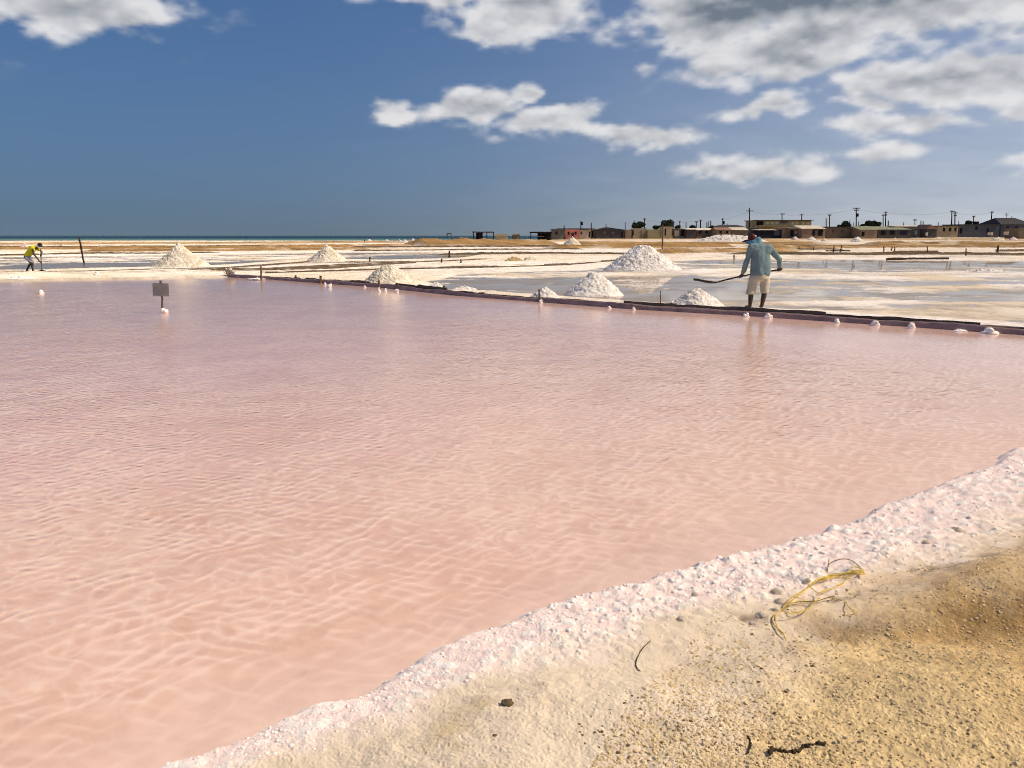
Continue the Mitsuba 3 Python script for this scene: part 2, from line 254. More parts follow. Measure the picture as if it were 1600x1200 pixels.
# shallow grey pools: polygon, level, [(px, py, rx, ry, bias)] where salt stands out (+) or the brine lies open (-)
POOL_A = world([(655, 455), (640, 443), (700, 430), (800, 425.5), (900, 423), (985, 411), (1130, 405.5), (1400, 407), (1620, 409), (1800, 412)]).tolist() + [(44, 30), (24, 12), (13.0, 12.6), (9.75, 14.75), (8.5, 15.8), (7.1, 17.0), (5.4, 18.3), (3.5, 19.5), (1.3, 21.6), (-1.0, 23.9)]
POOL_B = world([(135, 421.5), (345, 416), (430, 410), (500, 405.5), (600, 407.5), (720, 404.5), (760, 399), (700, 394.5), (500, 395.5), (330, 398.5), (130, 401), (-150, 404), (-300, 425), (60, 424)]).tolist()
def ell(l):
    o = []
    for px, py, rx, ry, b in l:
        c = at(px, py); o.append((c[0], c[1], rx * c[1] / F, max(ry * c[1] ** 2 / (F * H), 0.15), b))
    return o
BIAS_A = ell([(1400, 432, 280, 9, .9), (1130, 424, 110, 8, .7), (930, 431, 140, 4, .6), (1330, 474, 130, 8, .8), (1500, 450, 190, 4, .8), (1420, 486, 220, 5, .5), (780, 433, 70, 3, .5), (1575, 421, 45, 3, 1.0), (1560, 476, 80, 4, .6), (1290, 446, 120, 5, .35),
    (1430, 414.5, 260, 6, -1.3), (1000, 456, 190, 11, -1.0), (760, 442, 110, 7, -.9), (1480, 462, 170, 4, -.9), (1480, 443, 130, 3, -.6), (1060, 440, 60, 8, -1.0), (1120, 465, 80, 9, -1.0), (1440, 466, 90, 4, -.4)])
BIAS_B = ell([(200, 408, 240, 3.0, .5), (330, 401, 170, 3, .7), (420, 404, 100, 4, .6), (60, 408, 100, 5, .7), (600, 400, 100, 2, .5),
    (230, 415, 160, 3.5, -1.0), (400, 411.5, 60, 2.0, -1.0), (660, 403, 90, 3, -1.2), (340, 396.5, 90, 1.2, -.4), (560, 405, 60, 1.5, -.8), (90, 417, 80, 2, -.8)])
LEVEL = 0.035
PAL = np.array([(0.285, 0.175, 0.072), (0.64, 0.57, 0.47), (0.105, 0.075, 0.045), (0.35, 0.245, 0.13)])
def far_land(X, Y):
    D = np.hypot(X, Y)
    n = N2(X, Y, 0.5, 1, 5) - 0.5; n2 = N2(X, Y, 2.6, 2, 4) - 0.5; n3 = N2(X, Y, 0.07, 3, 4) - 0.5; n4 = N2(X, Y, 9.0, 11, 3) - .5
    z = 0.085 + 0.05 * n + 0.028 * n2 + 0.016 * n4 + 0.05 * n3
    # colour of the open flat: salt with tan and grey-brown drift
    t = ss(-0.16, 0.2, n3 + 0.35 * n); g = ss(0.05, 0.3, N2(X, Y, 0.16, 5, 4) - 0.5 + 0.25 * n2)
    white, cream, tan = np.array([0.69, 0.64, 0.585]), np.array([0.61, 0.535, 0.42]), np.array([0.34, 0.25, 0.15])
    C = white + (cream - white) * t[..., None]; C = C + (tan - C) * (0.5 * g)[..., None]
    far = ss(70, 150, Y); patch = ss(-0.02, 0.16, N2(X * 0.6, Y * 0.25, 0.12, 8, 4) - 0.5)
    C = C + (np.array([0.36, 0.24, 0.11]) - C) * (far * patch * 0.9)[..., None]
    C *= (0.80 + 1.1 * n2 + 0.7 * n4 + 0.25)[..., None].clip(0.45, 1.12)
    # pools
    for poly, bias, amp, wet0 in ((POOL_A, BIAS_A, 0.055, 0.02), (POOL_B, BIAS_B, 0.045, 0.16)):
        q = np.array(poly); bb = (X > q[:, 0].min() - 1) & (X < q[:, 0].max() + 1) & (Y > q[:, 1].min() - 1) & (Y < q[:, 1].max() + 1)
        x, y = X[bb], Y[bb]
        inn = inside2(x, y, poly); d, _ = poly_dist(x, y, poly + [poly[0]]); s = np.where(inn, d, -d)
        b = np.zeros_like(x)
        for (cx, cy, rx, ry, w) in bias: b += w * np.exp(-(((x - cx) / rx) ** 2 + ((y - cy) / ry) ** 2))
        nn = (N2(x * 0.45, y * 0.9, 0.9, 31, 6) - 0.5) * 2.3 + (N2(x, y, 3.2, 32, 5) - .5) * 1.2 + (N2(x, y, 14.0, 33, 2) - .5) * 0.25
        zp = LEVEL + amp * np.clip(nn + 0.50 * b - wet0, -1, 0.7)
        k = ss(-0.1, 0.9, s); z[bb] = z[bb] * (1 - k) + zp * k
        wet = k * ss(0.03, -0.01, z[bb] - LEVEL)
        saltc = np.array([0.74, 0.69, 0.63]) + (np.array([0.56, 0.47, 0.345]) - np.array([0.70, 0.65, 0.59])) * ss(0.42, 0.62, N2(x, y, 0.35, 41, 3))[..., None]
        C[bb] = C[bb] + (saltc - C[bb]) * (k * 0.9)[..., None]
        C[bb] *= (1 - 0.45 * wet)[..., None]
    # the flat drops to the pond's bed at its edge
    ep, _ = poly_dist(X, Y, np.vstack([EDGE, FARLEFT[1:]])); ip = inside2(X, Y, POND); sp = np.where(ip, -ep, ep); fl = ss(-8, -12, X)
    z = np.where(sp < 1.2, z * ss(0.0, 1.2, sp) + (0.03 + 0.05 * fl) * (1 - ss(0.0, 1.2, sp)), z); z = z - (0.3 - 0.0 * fl) * ss(0.02, -0.25, sp)
    # berms
    for pts, h, w, ci in BERMS:
        q = pts; mrg = w * 3
        bb = (X > q[:, 0].min() - mrg) & (X < q[:, 0].max() + mrg) & (Y > q[:, 1].min() - mrg) & (Y < q[:, 1].max() + mrg)
        x, y = X[bb], Y[bb]
        wob = (N2(x, y, 0.5 / w, 51 + ci, 3) - 0.5) * w * 0.9
        d, u = poly_dist(x, y, q); d = np.abs(d + wob * 0.6)
        ends = ss(0, 0.06, u) * ss(1, 0.94, u) if h > 0.4 else 1.0
        hh = h * (0.65 + 0.7 * N2(x, y, 0.35 / w, 61, 3)) * ends
        prof = np.clip(1 - d / w, 0, 1); prof = prof ** 0.8
        rz = hh * prof * (1 + 0.5 * (N2(x, y, 3.0 / w, 71, 3) - 0.5)); z[bb] = np.where(sp[bb] > 0.1, np.maximum(z[bb], 0.03 + rz + 0.25 * (z[bb] - .03)), z[bb])
        k = ss(-0.02, 0.22, prof + 0.35 * (N2(x, y, 1.4 / w, 81, 3) - 0.5)) * np.minimum(1, ends + 0.2)
        c = PAL[ci] * np.clip(0.1 + 1.8 * N2(x * 0.5, y, 2.6 / w, 91, 5), .35, 1.6)[..., None]
        if ci in (0, 3):                                    # salt spilled over the sand here and there
            spill = ss(0.55, 0.72, N2(x, y, 0.5 / w, 95, 4)); c = c + (np.array([0.62, 0.53, 0.40]) - c) * (spill * 0.6)[..., None]
        C[bb] = C[bb] + (c - C[bb]) * k[..., None]
    # the land rises towards the town, and falls into the sea at the coast
    rise = ss(185, 236, Y) * ss(-5, 25, X); z = z * (1 - rise) + (0.95 + 0.25 * n3 + 0.1 * n) * rise
    towndirt = np.array([0.40, 0.29, 0.16]) * (0.7 + 0.6 * (n + 0.5))[..., None]; C = C + (towndirt - C) * (rise * 0.75)[..., None]
    near_coast = Y > 230
    if near_coast.any():
        x, y = X[near_coast], Y[near_coast]; yc = np.interp(x, COAST[:, 0], COAST[:, 1]); yc = np.where(x > 14, 1e9, yc)
        sgn = y - yc; big = np.where(x > 14, -(x - np.interp(y, COAST[4:, 1], COAST[4:, 0])), sgn)
        s = np.where(x > 14, np.where(y < 300, -50, big), sgn)
        z[near_coast] -= 1.6 * ss(-6, 8, s) + 1.5 * ss(8, 60, s)
    return z, np.clip(C, 0.02, 0.9)
def near_land(X, Y):
    """The bank on this side: salt crust along the water, then trodden sand."""
    inn = inside2(X, Y, POND); d, _ = poly_dist(X, Y, np.vstack([SHORE]))
    wob = (N2(X, Y, 2.6, 101, 5) - 0.5) * 0.20 + (N2(X, Y, 12.0, 102, 2) - 0.5) * 0.05
    s = np.where(inn, -d, d) + wob * ss(-0.3, 0.05, np.where(inn, -d, d))
    width = np.interp(X, [-1.2, -0.4, 0.4, 1.2, 2.4, 4.2, 9], [0.18, 0.32, 0.54, 0.66, 0.72, 0.82, 0.94])
    zs = -0.25 * ss(0.0, -0.35, s) + 0.045 * ss(-0.03, 0.06, s) + 0.045 * ss(0.0, 1.0, s / width) + 0.07 * ss(0.8, 2.6, s / width)
    big = N2(X, Y, 0.9, 103, 3) - 0.5; mid = N2(X, Y, 3.2, 104, 4) - 0.5; fine = N2(X, Y, 16.0, 105, 3) - 0.5
    land = ss(0.9, 1.5, s / width)
    zs = zs + land * (0.12 * big + 0.05 * mid) + ss(-0.05, 0.1, s) * 0.013 * fine
    for (cx, cy, rx, ry, h) in MOUNDS: zs = zs + h * np.exp(-(((X - cx) / rx) ** 2 + ((Y - cy) / ry) ** 2)) * land
    return zs, s, width, big, mid, fine, land
MOUNDS = [(2.45, 3.3, 0.8, 0.5, 0.15), (0.62, 2.75, .13, .07, -.022), (1.05, 2.45, .07, .12, -.02), (1.7, 2.9, .12, .07, -.025), (0.85, 2.95, .1, .06, -.018), (1.45, 2.75, .09, .13, -.02), (2.6, 3.9, .15, .08, -.02), (3.6, 4.1, 0.9, 0.5, 0.06), (0.95, 2.75, 0.28, 0.14, 0.02), (0.5, 2.55, 0.16, 0.3, 0.018), (1.55, 2.45, 0.5, 0.3, 0.05), (1.2, 3.05, 0.22, 0.12, -0.03), (2.0, 2.85, 0.35, 0.2, -0.035)]
_lp = R.uniform([-2.2, 1.0], [7.5, 9.0], (60000, 2)); _lr = R.uniform(0.009, 0.026, 60000) * R.choice([0.7, 1.0, 1.5], 60000, p=[.5, .35, .15])
_lt = cKDTree(_lp); _hh = R.uniform(0.35, 1.0, 60000)
def cauliflower(X, Y, scale=1.0):
    P = np.stack([X.ravel(), Y.ravel()], 1); dd, ii = _lt.query(P, k=6); r = _lr[ii] * scale
    return np.max(r * _hh[ii] * np.sqrt(np.clip(1 - (dd / r) ** 2, 0, 1)), 1).reshape(X.shape)
def bank(X, Y):
    z, s, width, big, mid, fine, land = near_land(X, Y)
    cr = ss(-0.06, 0.03, s) * ss(1.15, 0.75, s / width + 0.5 * mid)
    cr = np.maximum(cr, 0.34 * ss(3.4, 1.2, s / width + 1.2 * mid) * ss(1.3, 0.1, X) * (s > 0))
    c = np.zeros_like(z); m = cr > 0.01; c[m] = cauliflower(X[m], Y[m]); z = z + cr * (0.35 + 0.65 * ss(-0.7, 1.0, X)) * (c * 0.46 + 0.05 * (N2(X, Y, 7.0, 131, 3) - 0.5) + 0.006 * (N2(X, Y, 40.0, 132, 2) - 0.5))
    pale = np.array([0.65, 0.50, 0.27]); tan = np.array([0.55, 0.36, 0.15]); damp = np.array([0.27, 0.165, 0.065]); white = np.array([0.87, 0.83, 0.79]); pink = np.array([0.84, 0.70, 0.655]); crm = np.array([0.74, 0.645, 0.52])
    n_a = N2(X, Y, 2.2, 111, 4); n_b = N2(X * 1.3, Y, 6.0, 112, 4); n_c = N2(X, Y, 45.0, 113, 3)
    t = ss(0.9, 2.1, X * 0.9 + (Y - 3.0) * 0.55 + (n_a - 0.5) * 1.6)
    C = pale + (tan - pale) * t[..., None]
    dmp = np.zeros_like(z)
    for (cx, cy, rx, ry, w) in ((2.3, 3.0, 0.8, 0.2, 1.1), (2.3, 2.6, .3, .2, .7), (1.75, 3.35, .5, .07, .5), (1.35, 3.02, 0.20, 0.12, 1.0), (1.05, 2.80, 0.10, 0.16, 0.8), (2.0, 2.45, 0.22, 0.3, .75), (1.6, 2.62, .2, .1, .55), (2.5, 3.9, 0.5, 0.1, .6), (3.4, 4.4, .9, .12, .6)):
        dmp += w * np.exp(-(((X - cx) / rx) ** 2 + ((Y - cy) / ry) ** 2))
    dmp = ss(0.25, 0.95, dmp + (n_b - 0.5) * 1.1) ; C = C + (damp - C) * (0.82 * dmp)[..., None]
    lt = ss(0.52, 0.7, N2(X * .6, Y, 1.3, 116, 3)) * (1 - dmp); C = C + (np.array([0.66, 0.52, 0.31]) - C) * (0.5 * lt)[..., None]
    C = C * (0.70 + 0.6 * n_c)[..., None] * (0.86 + 0.28 * n_b)[..., None]
    fade = ss(1.75, 0.7, s / width + 0.9 * (n_b - 0.5) + -2.4 * ss(1.5, -0.3, X))   # salt bloom thinning out over the sand
    C = C + (crm - C) * (0.85 * fade)[..., None]
    st = ss(0.50, 0.66, N2(X, Y, 4.5, 121, 4)) * ss(1.6, -.2, X); C = C + (np.array([0.50, 0.37, 0.16]) - C) * (0.5 * st * land)[..., None]      # ochre stains in the bloom
    k = ss(1.12, 0.72, s / width + 1.1 * mid + 0.55 * (n_b - .5))
    wc = pink + (white - pink) * ss(0.002, 0.017, c + 0.004 * (n_b - .5))[..., None]
    outer = ss(0.45, 1.0, s / width + (n_b - 0.5) * 0.6); wc = wc + (np.array([0.76, 0.66, 0.52]) - wc) * (0.55 * outer)[..., None]
    C = C + (wc - C) * k[..., None]
    rim = np.exp(-((s / width - 1.12 + 0.6 * mid) / 0.09) ** 2) * ss(0.52, 0.68, N2(X, Y, 8.0, 115, 3)) * ss(0.3, 1.0, X); C = C + (np.array([0.14, 0.10, 0.075]) - C) * (0.75 * rim)[..., None]
    z = z - 0.012 * rim
    z = z + land * (1 - k) * 0.0045 * (N2(X, Y, 95.0, 117, 2) - 0.5) * 2 * (1 - 0.6 * t) * (1 - .6 * fade)
    return z, np.clip(C, 0.02, 0.9), s
def ground_z(x, y):
    if y > 11.5 or x < -4: z, _ = far_land(np.array([x]), np.array([y]))
    else: z, _, _ = bank(np.array([x]), np.array([y]))
    return float(z[0])
def grid_mesh(az, r, fn, drop):
    A, D = np.meshgrid(az, r); X, Y = D * np.sin(A), D * np.cos(A)
    i, j = np.meshgrid(np.arange(len(r) - 1), np.arange(len(az) - 1), indexing='ij'); n = len(az)
    q = np.stack([i * n + j, i * n + j + 1, (i + 1) * n + j + 1, (i + 1) * n + j], -1).reshape(-1, 4)
    bad = drop(X, Y).ravel(); q = q[~bad[q].all(1)]
    use = np.unique(q); re = np.full(X.size, -1); re[use] = np.arange(len(use)); q = re[q]
    x, y = X.ravel()[use], Y.ravel()[use]; out = fn(x, y); z, C = out[0], out[1]
    v = np.stack([x, y, z], 1); f = np.vstack([q[:, [0, 2, 1]], q[:, [0, 3, 2]]])
    m = trimesh.Trimesh(v, f, process=False)
    if m.face_normals[:, 2].mean() < 0: m = trimesh.Trimesh(v, f[:, ::-1], process=False)
    return m, C
DEG = math.pi / 180
def in_pond(margin):
    def f(X, Y):
        inn = inside2(X, Y, POND); d, _ = poly_dist(X, Y, np.vstack([POND, POND[:1]])); return inn & (d > margin)
    return f
def not_near(X, Y):
    dn, _ = poly_dist(X, Y, SHORE); return in_pond(0.35)(X, Y)
# near bank: fine where the photograph looks, coarse all round behind
az = np.r_[np.arange(-41, 41.01, 0.1)] * DEG
rad = np.geomspace(1.35, 10.5, 790)
def side_far(X, Y):          # points beyond the line from the pond's two ends belong to the flat
    return (Y > 11.7)
bm, bc = grid_mesh(az, rad, bank, lambda X, Y: in_pond(0.3)(X, Y) | side_far(X, Y))
scene['sand_bank'] = mikit.ply(bm, 'mat_vertex_ground', smooth=True, color=bc); tag('sand_bank', kind='structure')
b4, c4 = grid_mesh(np.arange(41, 80.1, 0.45) * DEG, np.geomspace(0.8, 10.5, 300), bank, lambda X, Y: in_pond(0.3)(X, Y) | side_far(X, Y))
az2 = np.arange(80, 319.1, 1.5) * DEG
b5, c5 = grid_mesh(np.arange(41, 80.1, 3.0) * DEG, np.r_[np.geomspace(0.4, 0.8, 5)], bank, in_pond(0.3))
b6, c6 = grid_mesh(np.arange(41, 80.1, 1.5) * DEG, np.geomspace(10.5, 60, 30), bank, lambda X, Y: in_pond(0.3)(X, Y) | ((Y > 11.7)))
b2, c2 = grid_mesh(az2, np.geomspace(0.4, 60, 90), bank, lambda X, Y: in_pond(0.3)(X, Y) | ((Y > 11.7)))
b3, c3 = grid_mesh(np.arange(-41, 41.1, 2.0) * DEG, np.geomspace(0.4, 1.35, 24), bank, in_pond(0.3))
scene['ground'] = mikit.ply(trimesh.util.concatenate([b2, b3, b4, b5, b6]), 'mat_vertex_ground', smooth=True, color=np.vstack([c2, c3, c4, c5, c6])); tag('ground', kind='structure')
az = np.r_[np.arange(-80, -36, 1.0), np.arange(-36, 36.01, 0.085), np.arange(37, 81, 1.0)] * DEG
rad = np.r_[np.geomspace(11.7, 330, 620), np.geomspace(340, 9000, 40)]
fm, fc = grid_mesh(az, rad, far_land, lambda X, Y: in_pond(0.6)(X, Y) | (Y < 11.4))
scene['salt_flat'] = mikit.ply(fm, 'mat_vertex_flat', smooth=True, color=fc); tag('salt_flat', kind='structure')
def sheet(poly, z):
    from shapely.geometry import Polygon
    v, f = trimesh.creation.triangulate_polygon(Polygon(poly).buffer(0.15), engine='earcut')
    m = trimesh.Trimesh(np.c_[v, np.full(len(v), z)], f, process=False)
    if m.face_normals[:, 2].mean() < 0: m.invert()
    return m
pond_sheet = POND.copy()
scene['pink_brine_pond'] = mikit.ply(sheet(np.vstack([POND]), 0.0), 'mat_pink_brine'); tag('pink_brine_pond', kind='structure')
scene['grey_brine_pool'] = mikit.ply(sheet(POOL_A, LEVEL), 'mat_grey_brine'); tag('grey_brine_pool', kind='structure')
scene['grey_brine_pool_001'] = mikit.ply(sheet(POOL_B, LEVEL), 'mat_grey_brine'); tag('grey_brine_pool_001', kind='structure')
sv = np.array([[-40000, 270, -0.45], [30, 270, -0.45], [30000, 50000, -0.45], [-40000, 50000, -0.45]], float)
scene['sea'] = mikit.ply((sv, np.array([[0, 1, 2, 3]])), 'mat_sea'); tag('sea', kind='structure')
# ---------------------------------------------------------------- board edgings of the ponds
def board_edging(name, pts, height, thick, blen, mats, label, z0=-0.06, jitter=0.02, lean=0.0, hvar=0.25):
    key = thing(name, label, 'board edging')
    p = np.asarray(pts, float)[:, :2]; s = np.r_[0, np.cumsum(np.linalg.norm(np.diff(p, axis=0), axis=1))]
    n = max(1, int(round(s[-1] / blen))); cuts = np.linspace(0, s[-1], n + 1); cuts[1:-1] += R.uniform(-.25, .25, n - 1) * blen
    P = lambda u: np.array([np.interp(u, s, p[:, 0]), np.interp(u, s, p[:, 1])])
    for i in range(n):
        a, b = P(cuts[i] - 0.03), P(cuts[i + 1] + 0.03); c = (a + b) / 2; L = np.linalg.norm(b - a); hh = height * R.uniform(1 - hvar, 1 + hvar)
        k = max(3, int(L / 0.16)); g = np.linspace(-L / 2, L / 2, k); sec = np.array([(-1, 0), (1, 0), (1.0, .86), (.7, 1.0), (-.7, 1.0), (-1.0, .86)])
        top = hh * (1 + 0.22 * (N2(g * 2.2, g * 0 + i * 3.1, 1.0, 141, 3) - 0.5) * 2) - 0.2 * hh * (R.random(k) < 0.05)
        wob = thick * 0.5 * (N2(g * 1.4, g * 0 + i * 7.7, 1.0, 142, 2) - 0.5)
        v = np.stack([np.repeat(g[:, None], 6, 1), sec[None, :, 0] * thick / 2 + wob[:, None], sec[None, :, 1] * (top[:, None])], -1).reshape(-1, 3)
        q = [[r * 6 + c_, r * 6 + (c_ + 1) % 6, (r + 1) * 6 + (c_ + 1) % 6, (r + 1) * 6 + c_] for r in range(k - 1) for c_ in range(6)]
        f = [x for a_, b_, c_, d_ in q for x in ([a_, b_, c_], [a_, c_, d_])] + [[0, x + 1, x] for x in range(1, 5)] + [[(k - 1) * 6, (k - 1) * 6 + x, (k - 1) * 6 + x + 1] for x in range(1, 5)]
        m = trimesh.Trimesh(v, f, process=False); m.fix_normals()
        m.apply_transform(trimesh.transformations.rotation_matrix(lean, [1, 0, 0])); m.apply_transform(trimesh.transformations.rotation_matrix(math.atan2(*(b - a)[::-1]), [0, 0, 1]))
        off = R.uniform(-jitter, jitter, 2); m.apply_translation([c[0] + off[0], c[1] + off[1], z0])
        put('board', m, mats[i % len(mats)], key)
    return key
WB = ['mat_wet_board_0', 'mat_wet_board_1', 'mat_wet_board_2']
EL = EDGE[1:].copy(); EL = np.vstack([[11.5, 11.6], EL])
EB = EL + np.array([0.685, 0.728]) * 0.05
board_edging('board_edging', EB, 0.21, 0.05, 2.3, WB, 'long dark wet board edging along the far side of the pink pond')
nrm = np.array([0.68, 0.73])
# a low bank of mud and salt crust packed against the boards
k = 420; u = np.linspace(0, 1, k); sE = np.r_[0, np.cumsum(np.linalg.norm(np.diff(EL, axis=0), axis=1))]
E_ = np.stack([np.interp(u * sE[-1], sE, EL[:, 0]), np.interp(u * sE[-1], sE, EL[:, 1])], 1)
def packed(name, off, w, h, mat, seed, label, cat, thr=None, z0=0.0):
    m = 9; a = np.linspace(0, 1, m); rows = []
    hh = h * (0.35 + 1.1 * N2(E_[:, 0], E_[:, 1], 0.55, seed, 4)); hh = hh * (ss(thr, thr + 0.14, N2(E_[:, 0], E_[:, 1], 0.32, seed + 1, 3)) if thr else 1)
    ww = w * (0.6 + 0.8 * N2(E_[:, 0], E_[:, 1], 0.7, seed + 2, 3))
    v = np.zeros((k, m, 3)); v[:, :, :2] = E_[:, None] + nrm * (off + ww[:, None, None] * (a[None, :, None] - 0.08))
    v[:, :, 2] = z0 + hh[:, None] * np.sin(np.pi * a ** 0.75)[None] - 0.02 + 0.03 * (N2(v[:, :, 0], v[:, :, 1], 7.0, seed + 3, 3) - 0.5)
    q = np.array([[i * m + j, i * m + j + 1, (i + 1) * m + j + 1, (i + 1) * m + j] for i in range(k - 1) for j in range(m - 1)])
    msh = trimesh.Trimesh(v.reshape(-1, 3), np.vstack([q[:, [0, 1, 2]], q[:, [0, 2, 3]]]), process=False)
    if msh.face_normals[:, 2].mean() < 0: msh.invert()
    key = single(name, msh, mat, None, None, smooth=True); tag(key, kind='structure'); return key
packed('mud_toe', -0.10, 0.18, 0.15, 'mat_mauve_crust', 231, '', '')
packed('mud_bank', 0.06, 0.45, 0.14, 'mat_mud', 201, '', '')
packed('salt_bank', 0.5, 0.9, 0.13, 'mat_salt_cream', 211, '', '', 0.52)

board_edging('board_edging', world([(415, 430.5), (500, 428), (600, 424), (700, 422), (800, 420), (880, 417), (960, 410), (1040, 406)]), 0.13, 0.05, 3.0, ['mat_wet_board_0', 'mat_wet_board_1'], 'thin black board edging curving behind the low salt pile towards the big white salt pile', z0=0.04)
board_edging('board_edging', world([(-140, 429.5), (60, 431.3), (150, 429), (345, 423), (425, 416.5), (490, 411.5), (560, 412.5), (660, 412), (760, 407.5)]), 0.085, 0.06, 4.0, ['mat_grey_plank', 'mat_wet_board_1'], 'grey board edging along the far left bank by the yellow-shirted worker', z0=0.05)
board_edging('board_edging', world([(365, 426), (430, 423), (500, 418.5), (560, 415.5), (640, 412.5)]), 0.12, 0.06, 4.0, ['mat_grey_plank', 'mat_wet_board_1'], 'grey board edging slanting from the pond corner towards the second tall cone', z0=0.05)
board_edging('board_edging', world([(440, 427.5), (520, 422), (590, 417), (650, 413.2)]), 0.10, 0.06, 4.0, ['mat_wet_board_1'], 'thin dark board edging lowest of the fan of lines behind the pond corner', z0=0.05)
board_edging('board_edging', world([(1290, 394), (1328, 394)]), 0.22, 0.08, 6.0, ['mat_dark_post'], 'short black board with two leaning stakes on the white strip right of the standing worker', z0=0.05)
board_edging('board_edging', world([(1385, 407.5), (1482, 407)]), 0.14, 0.10, 4.0, ['mat_dark_post', 'mat_wet_board_0'], 'long black board lying along the far shore of the grey pool', z0=0.04)
board_edging('board_edging', world([(1395, 396), (1466, 395.5)]), 0.16, 0.10, 6.0, ['mat_post'], 'brown board lying on the brown ridge behind the long black board', z0=0.10)
board_edging('board_edging', world([(1556, 395), (1625, 394)]), 0.22, 0.10, 7.0, ['mat_post'], 'brown board at the right edge beside a leaning dark stake', z0=0.12)

# ---------------------------------------------------------------- posts, stakes and poles
def stick(px, pyb, pyt, width_px, mat, label, name='wooden_post', cat='post', lean_px=0, z=None, group=None, rough=0.2):
    b = at(px, pyb, 0.05 if z is None else z); d = b[1] / math.cos(PITCH) if False else b[1]
    top = at_depth(px + lean_px, pyt, b[1]); r = width_px * 0.5 * np.linalg.norm(b - [0, 0, H]) / F
    n = 9; tt = np.linspace(0, 1, n); p = (b - [0, 0, 0.12])[None] * (1 - tt[:, None]) + top[None] * tt[:, None]
    p[:, :2] += (R.random((n, 2)) - 0.5) * r * 0.5
    return single(name, tube(p, r * (1.08 - 0.2 * tt) * R.uniform(1 - rough, 1 + rough, n), 8), mat, label, cat, group, smooth=50)
stick(408, 438, 415, 3.2, 'mat_post', 'tall grey post right of the pond corner, tallest along the board edging', z=0)
stick(366, 432, 424, 2.6, 'mat_post', 'small leaning post at the far corner of the pink pond', lean_px=-5, z=0)
stick(462, 439, 430, 3.2, 'mat_post', 'short stub post on the board edging right of the tall grey post', z=0)
stick(501, 443, 431, 4.0, 'mat_post', 'thick short post on the board edging left of the low salt pile', z=0)
stick(592, 452, 438, 3.6, 'mat_post', 'short post against the front of the low salt pile behind the pond edge', z=0)
stick(620, 452, 443, 4.2, 'mat_post', 'stumpy crooked post at the right foot of the low salt pile', lean_px=2, z=0)
stick(694, 455, 447, 4.5, 'mat_mud', 'stumpy muddy post on the board edging beside a small white salt heap', z=0)
stick(844, 472, 452, 3.4, 'mat_post', 'tilted dark post in front of the half hidden salt heap', lean_px=-1.5, z=0)
stick(1032, 476, 455, 1.6, 'mat_post', 'thin stake standing on the dark edging between two white salt piles', z=0.08)
stick(1035, 396, 351, 2.0, 'mat_post', 'tall thin pole rising behind the biggest white salt pile', 'wooden_pole', 'pole')
stick(131.5, 411, 370.5, 2.4, 'mat_dark_post', 'leaning black pole right of the yellow-shirted worker', 'wooden_pole', 'pole', lean_px=-8)
stick(702, 402, 392, 2.8, 'mat_dark_post', 'black stump standing in the far white flat left of centre')
for px, pb, pt, w, ln, l in ((1302, 394, 384, 1.8, 1.5, 'left one of two leaning stakes on the short black board'), (1312.5, 394, 383, 1.8, 3, 'right one of two leaning stakes on the short black board'),
        (1248.5, 391, 385, 1.6, 0, 'small stake on the white strip closest to the standing worker'), (1271, 391, 386, 1.3, 0, 'tiny stake between the standing worker and the short black board'),
        (1381, 394, 385, 1.8, 0, 'leftmost of the stakes on the brown ridge behind the black board'), (1392, 392, 386, 1.6, 2, 'slanting stake second on the brown ridge behind the black board'), (1398, 394, 386, 1.6, 0, 'third upright stake on the brown ridge behind the black board'),
        (1449, 395.5, 385, 1.5, 0, 'thin stake right of centre on the brown ridge, standing alone'), (1509.5, 400, 388, 1.8, 0, 'stake by the broken crust at the right end of the brown ridge'), (1558, 394.5, 383, 2.2, 2, 'thick leaning dark stake near the right edge')):
    stick(px, pb, pt, w, 'mat_dark_post', l, 'wooden_stake', 'stake', lean_px=ln, z=0.1)
for px, py, l in ((578, 407, 'left stub on the board line behind the low salt pile'), (690, 409, 'second stub on the board line left of the brown heap'), (720, 410, 'third stub on the board line left of the brown heap'), (1147, 403, 'dark stub left of the standing worker at the far shore of the grey pool')):
    stick(px, py + 2, py - 5, 2.4, 'mat_dark_post', l, 'wooden_stake', 'stake')
# salt-grown twigs at the pond corner
key = thing('brush_clump', 'small yellowish salt-grown brush clump at the far corner of the pink pond', 'brush')
c = at(359, 433, 0.0)
ms = []
for i in range(16):
    a = R.uniform(0, 6.28); l = R.uniform(.15, .42); e = c + np.array([math.cos(a) * l * .8, math.sin(a) * l * .4, R.uniform(.1, .42)])
    ms.append(tube(spline([c + R.normal(0, .05, 3) * [1, 1, 0] - [0, 0, .05], (c + e) / 2 + R.normal(0, .05, 3), e], 6), 0.014, 5))
scene[key] = mikit.ply(cat_(ms), 'mat_post')
single('brush_clump', cat_([lump(c + [R.uniform(-.2, .2), 0, R.uniform(.1, .34)], R.uniform(.04, .09), i, 1) for i in range(9)]), 'mat_salt_cream', 'cream salt knobs grown on the brush at the pond corner', 'salt')

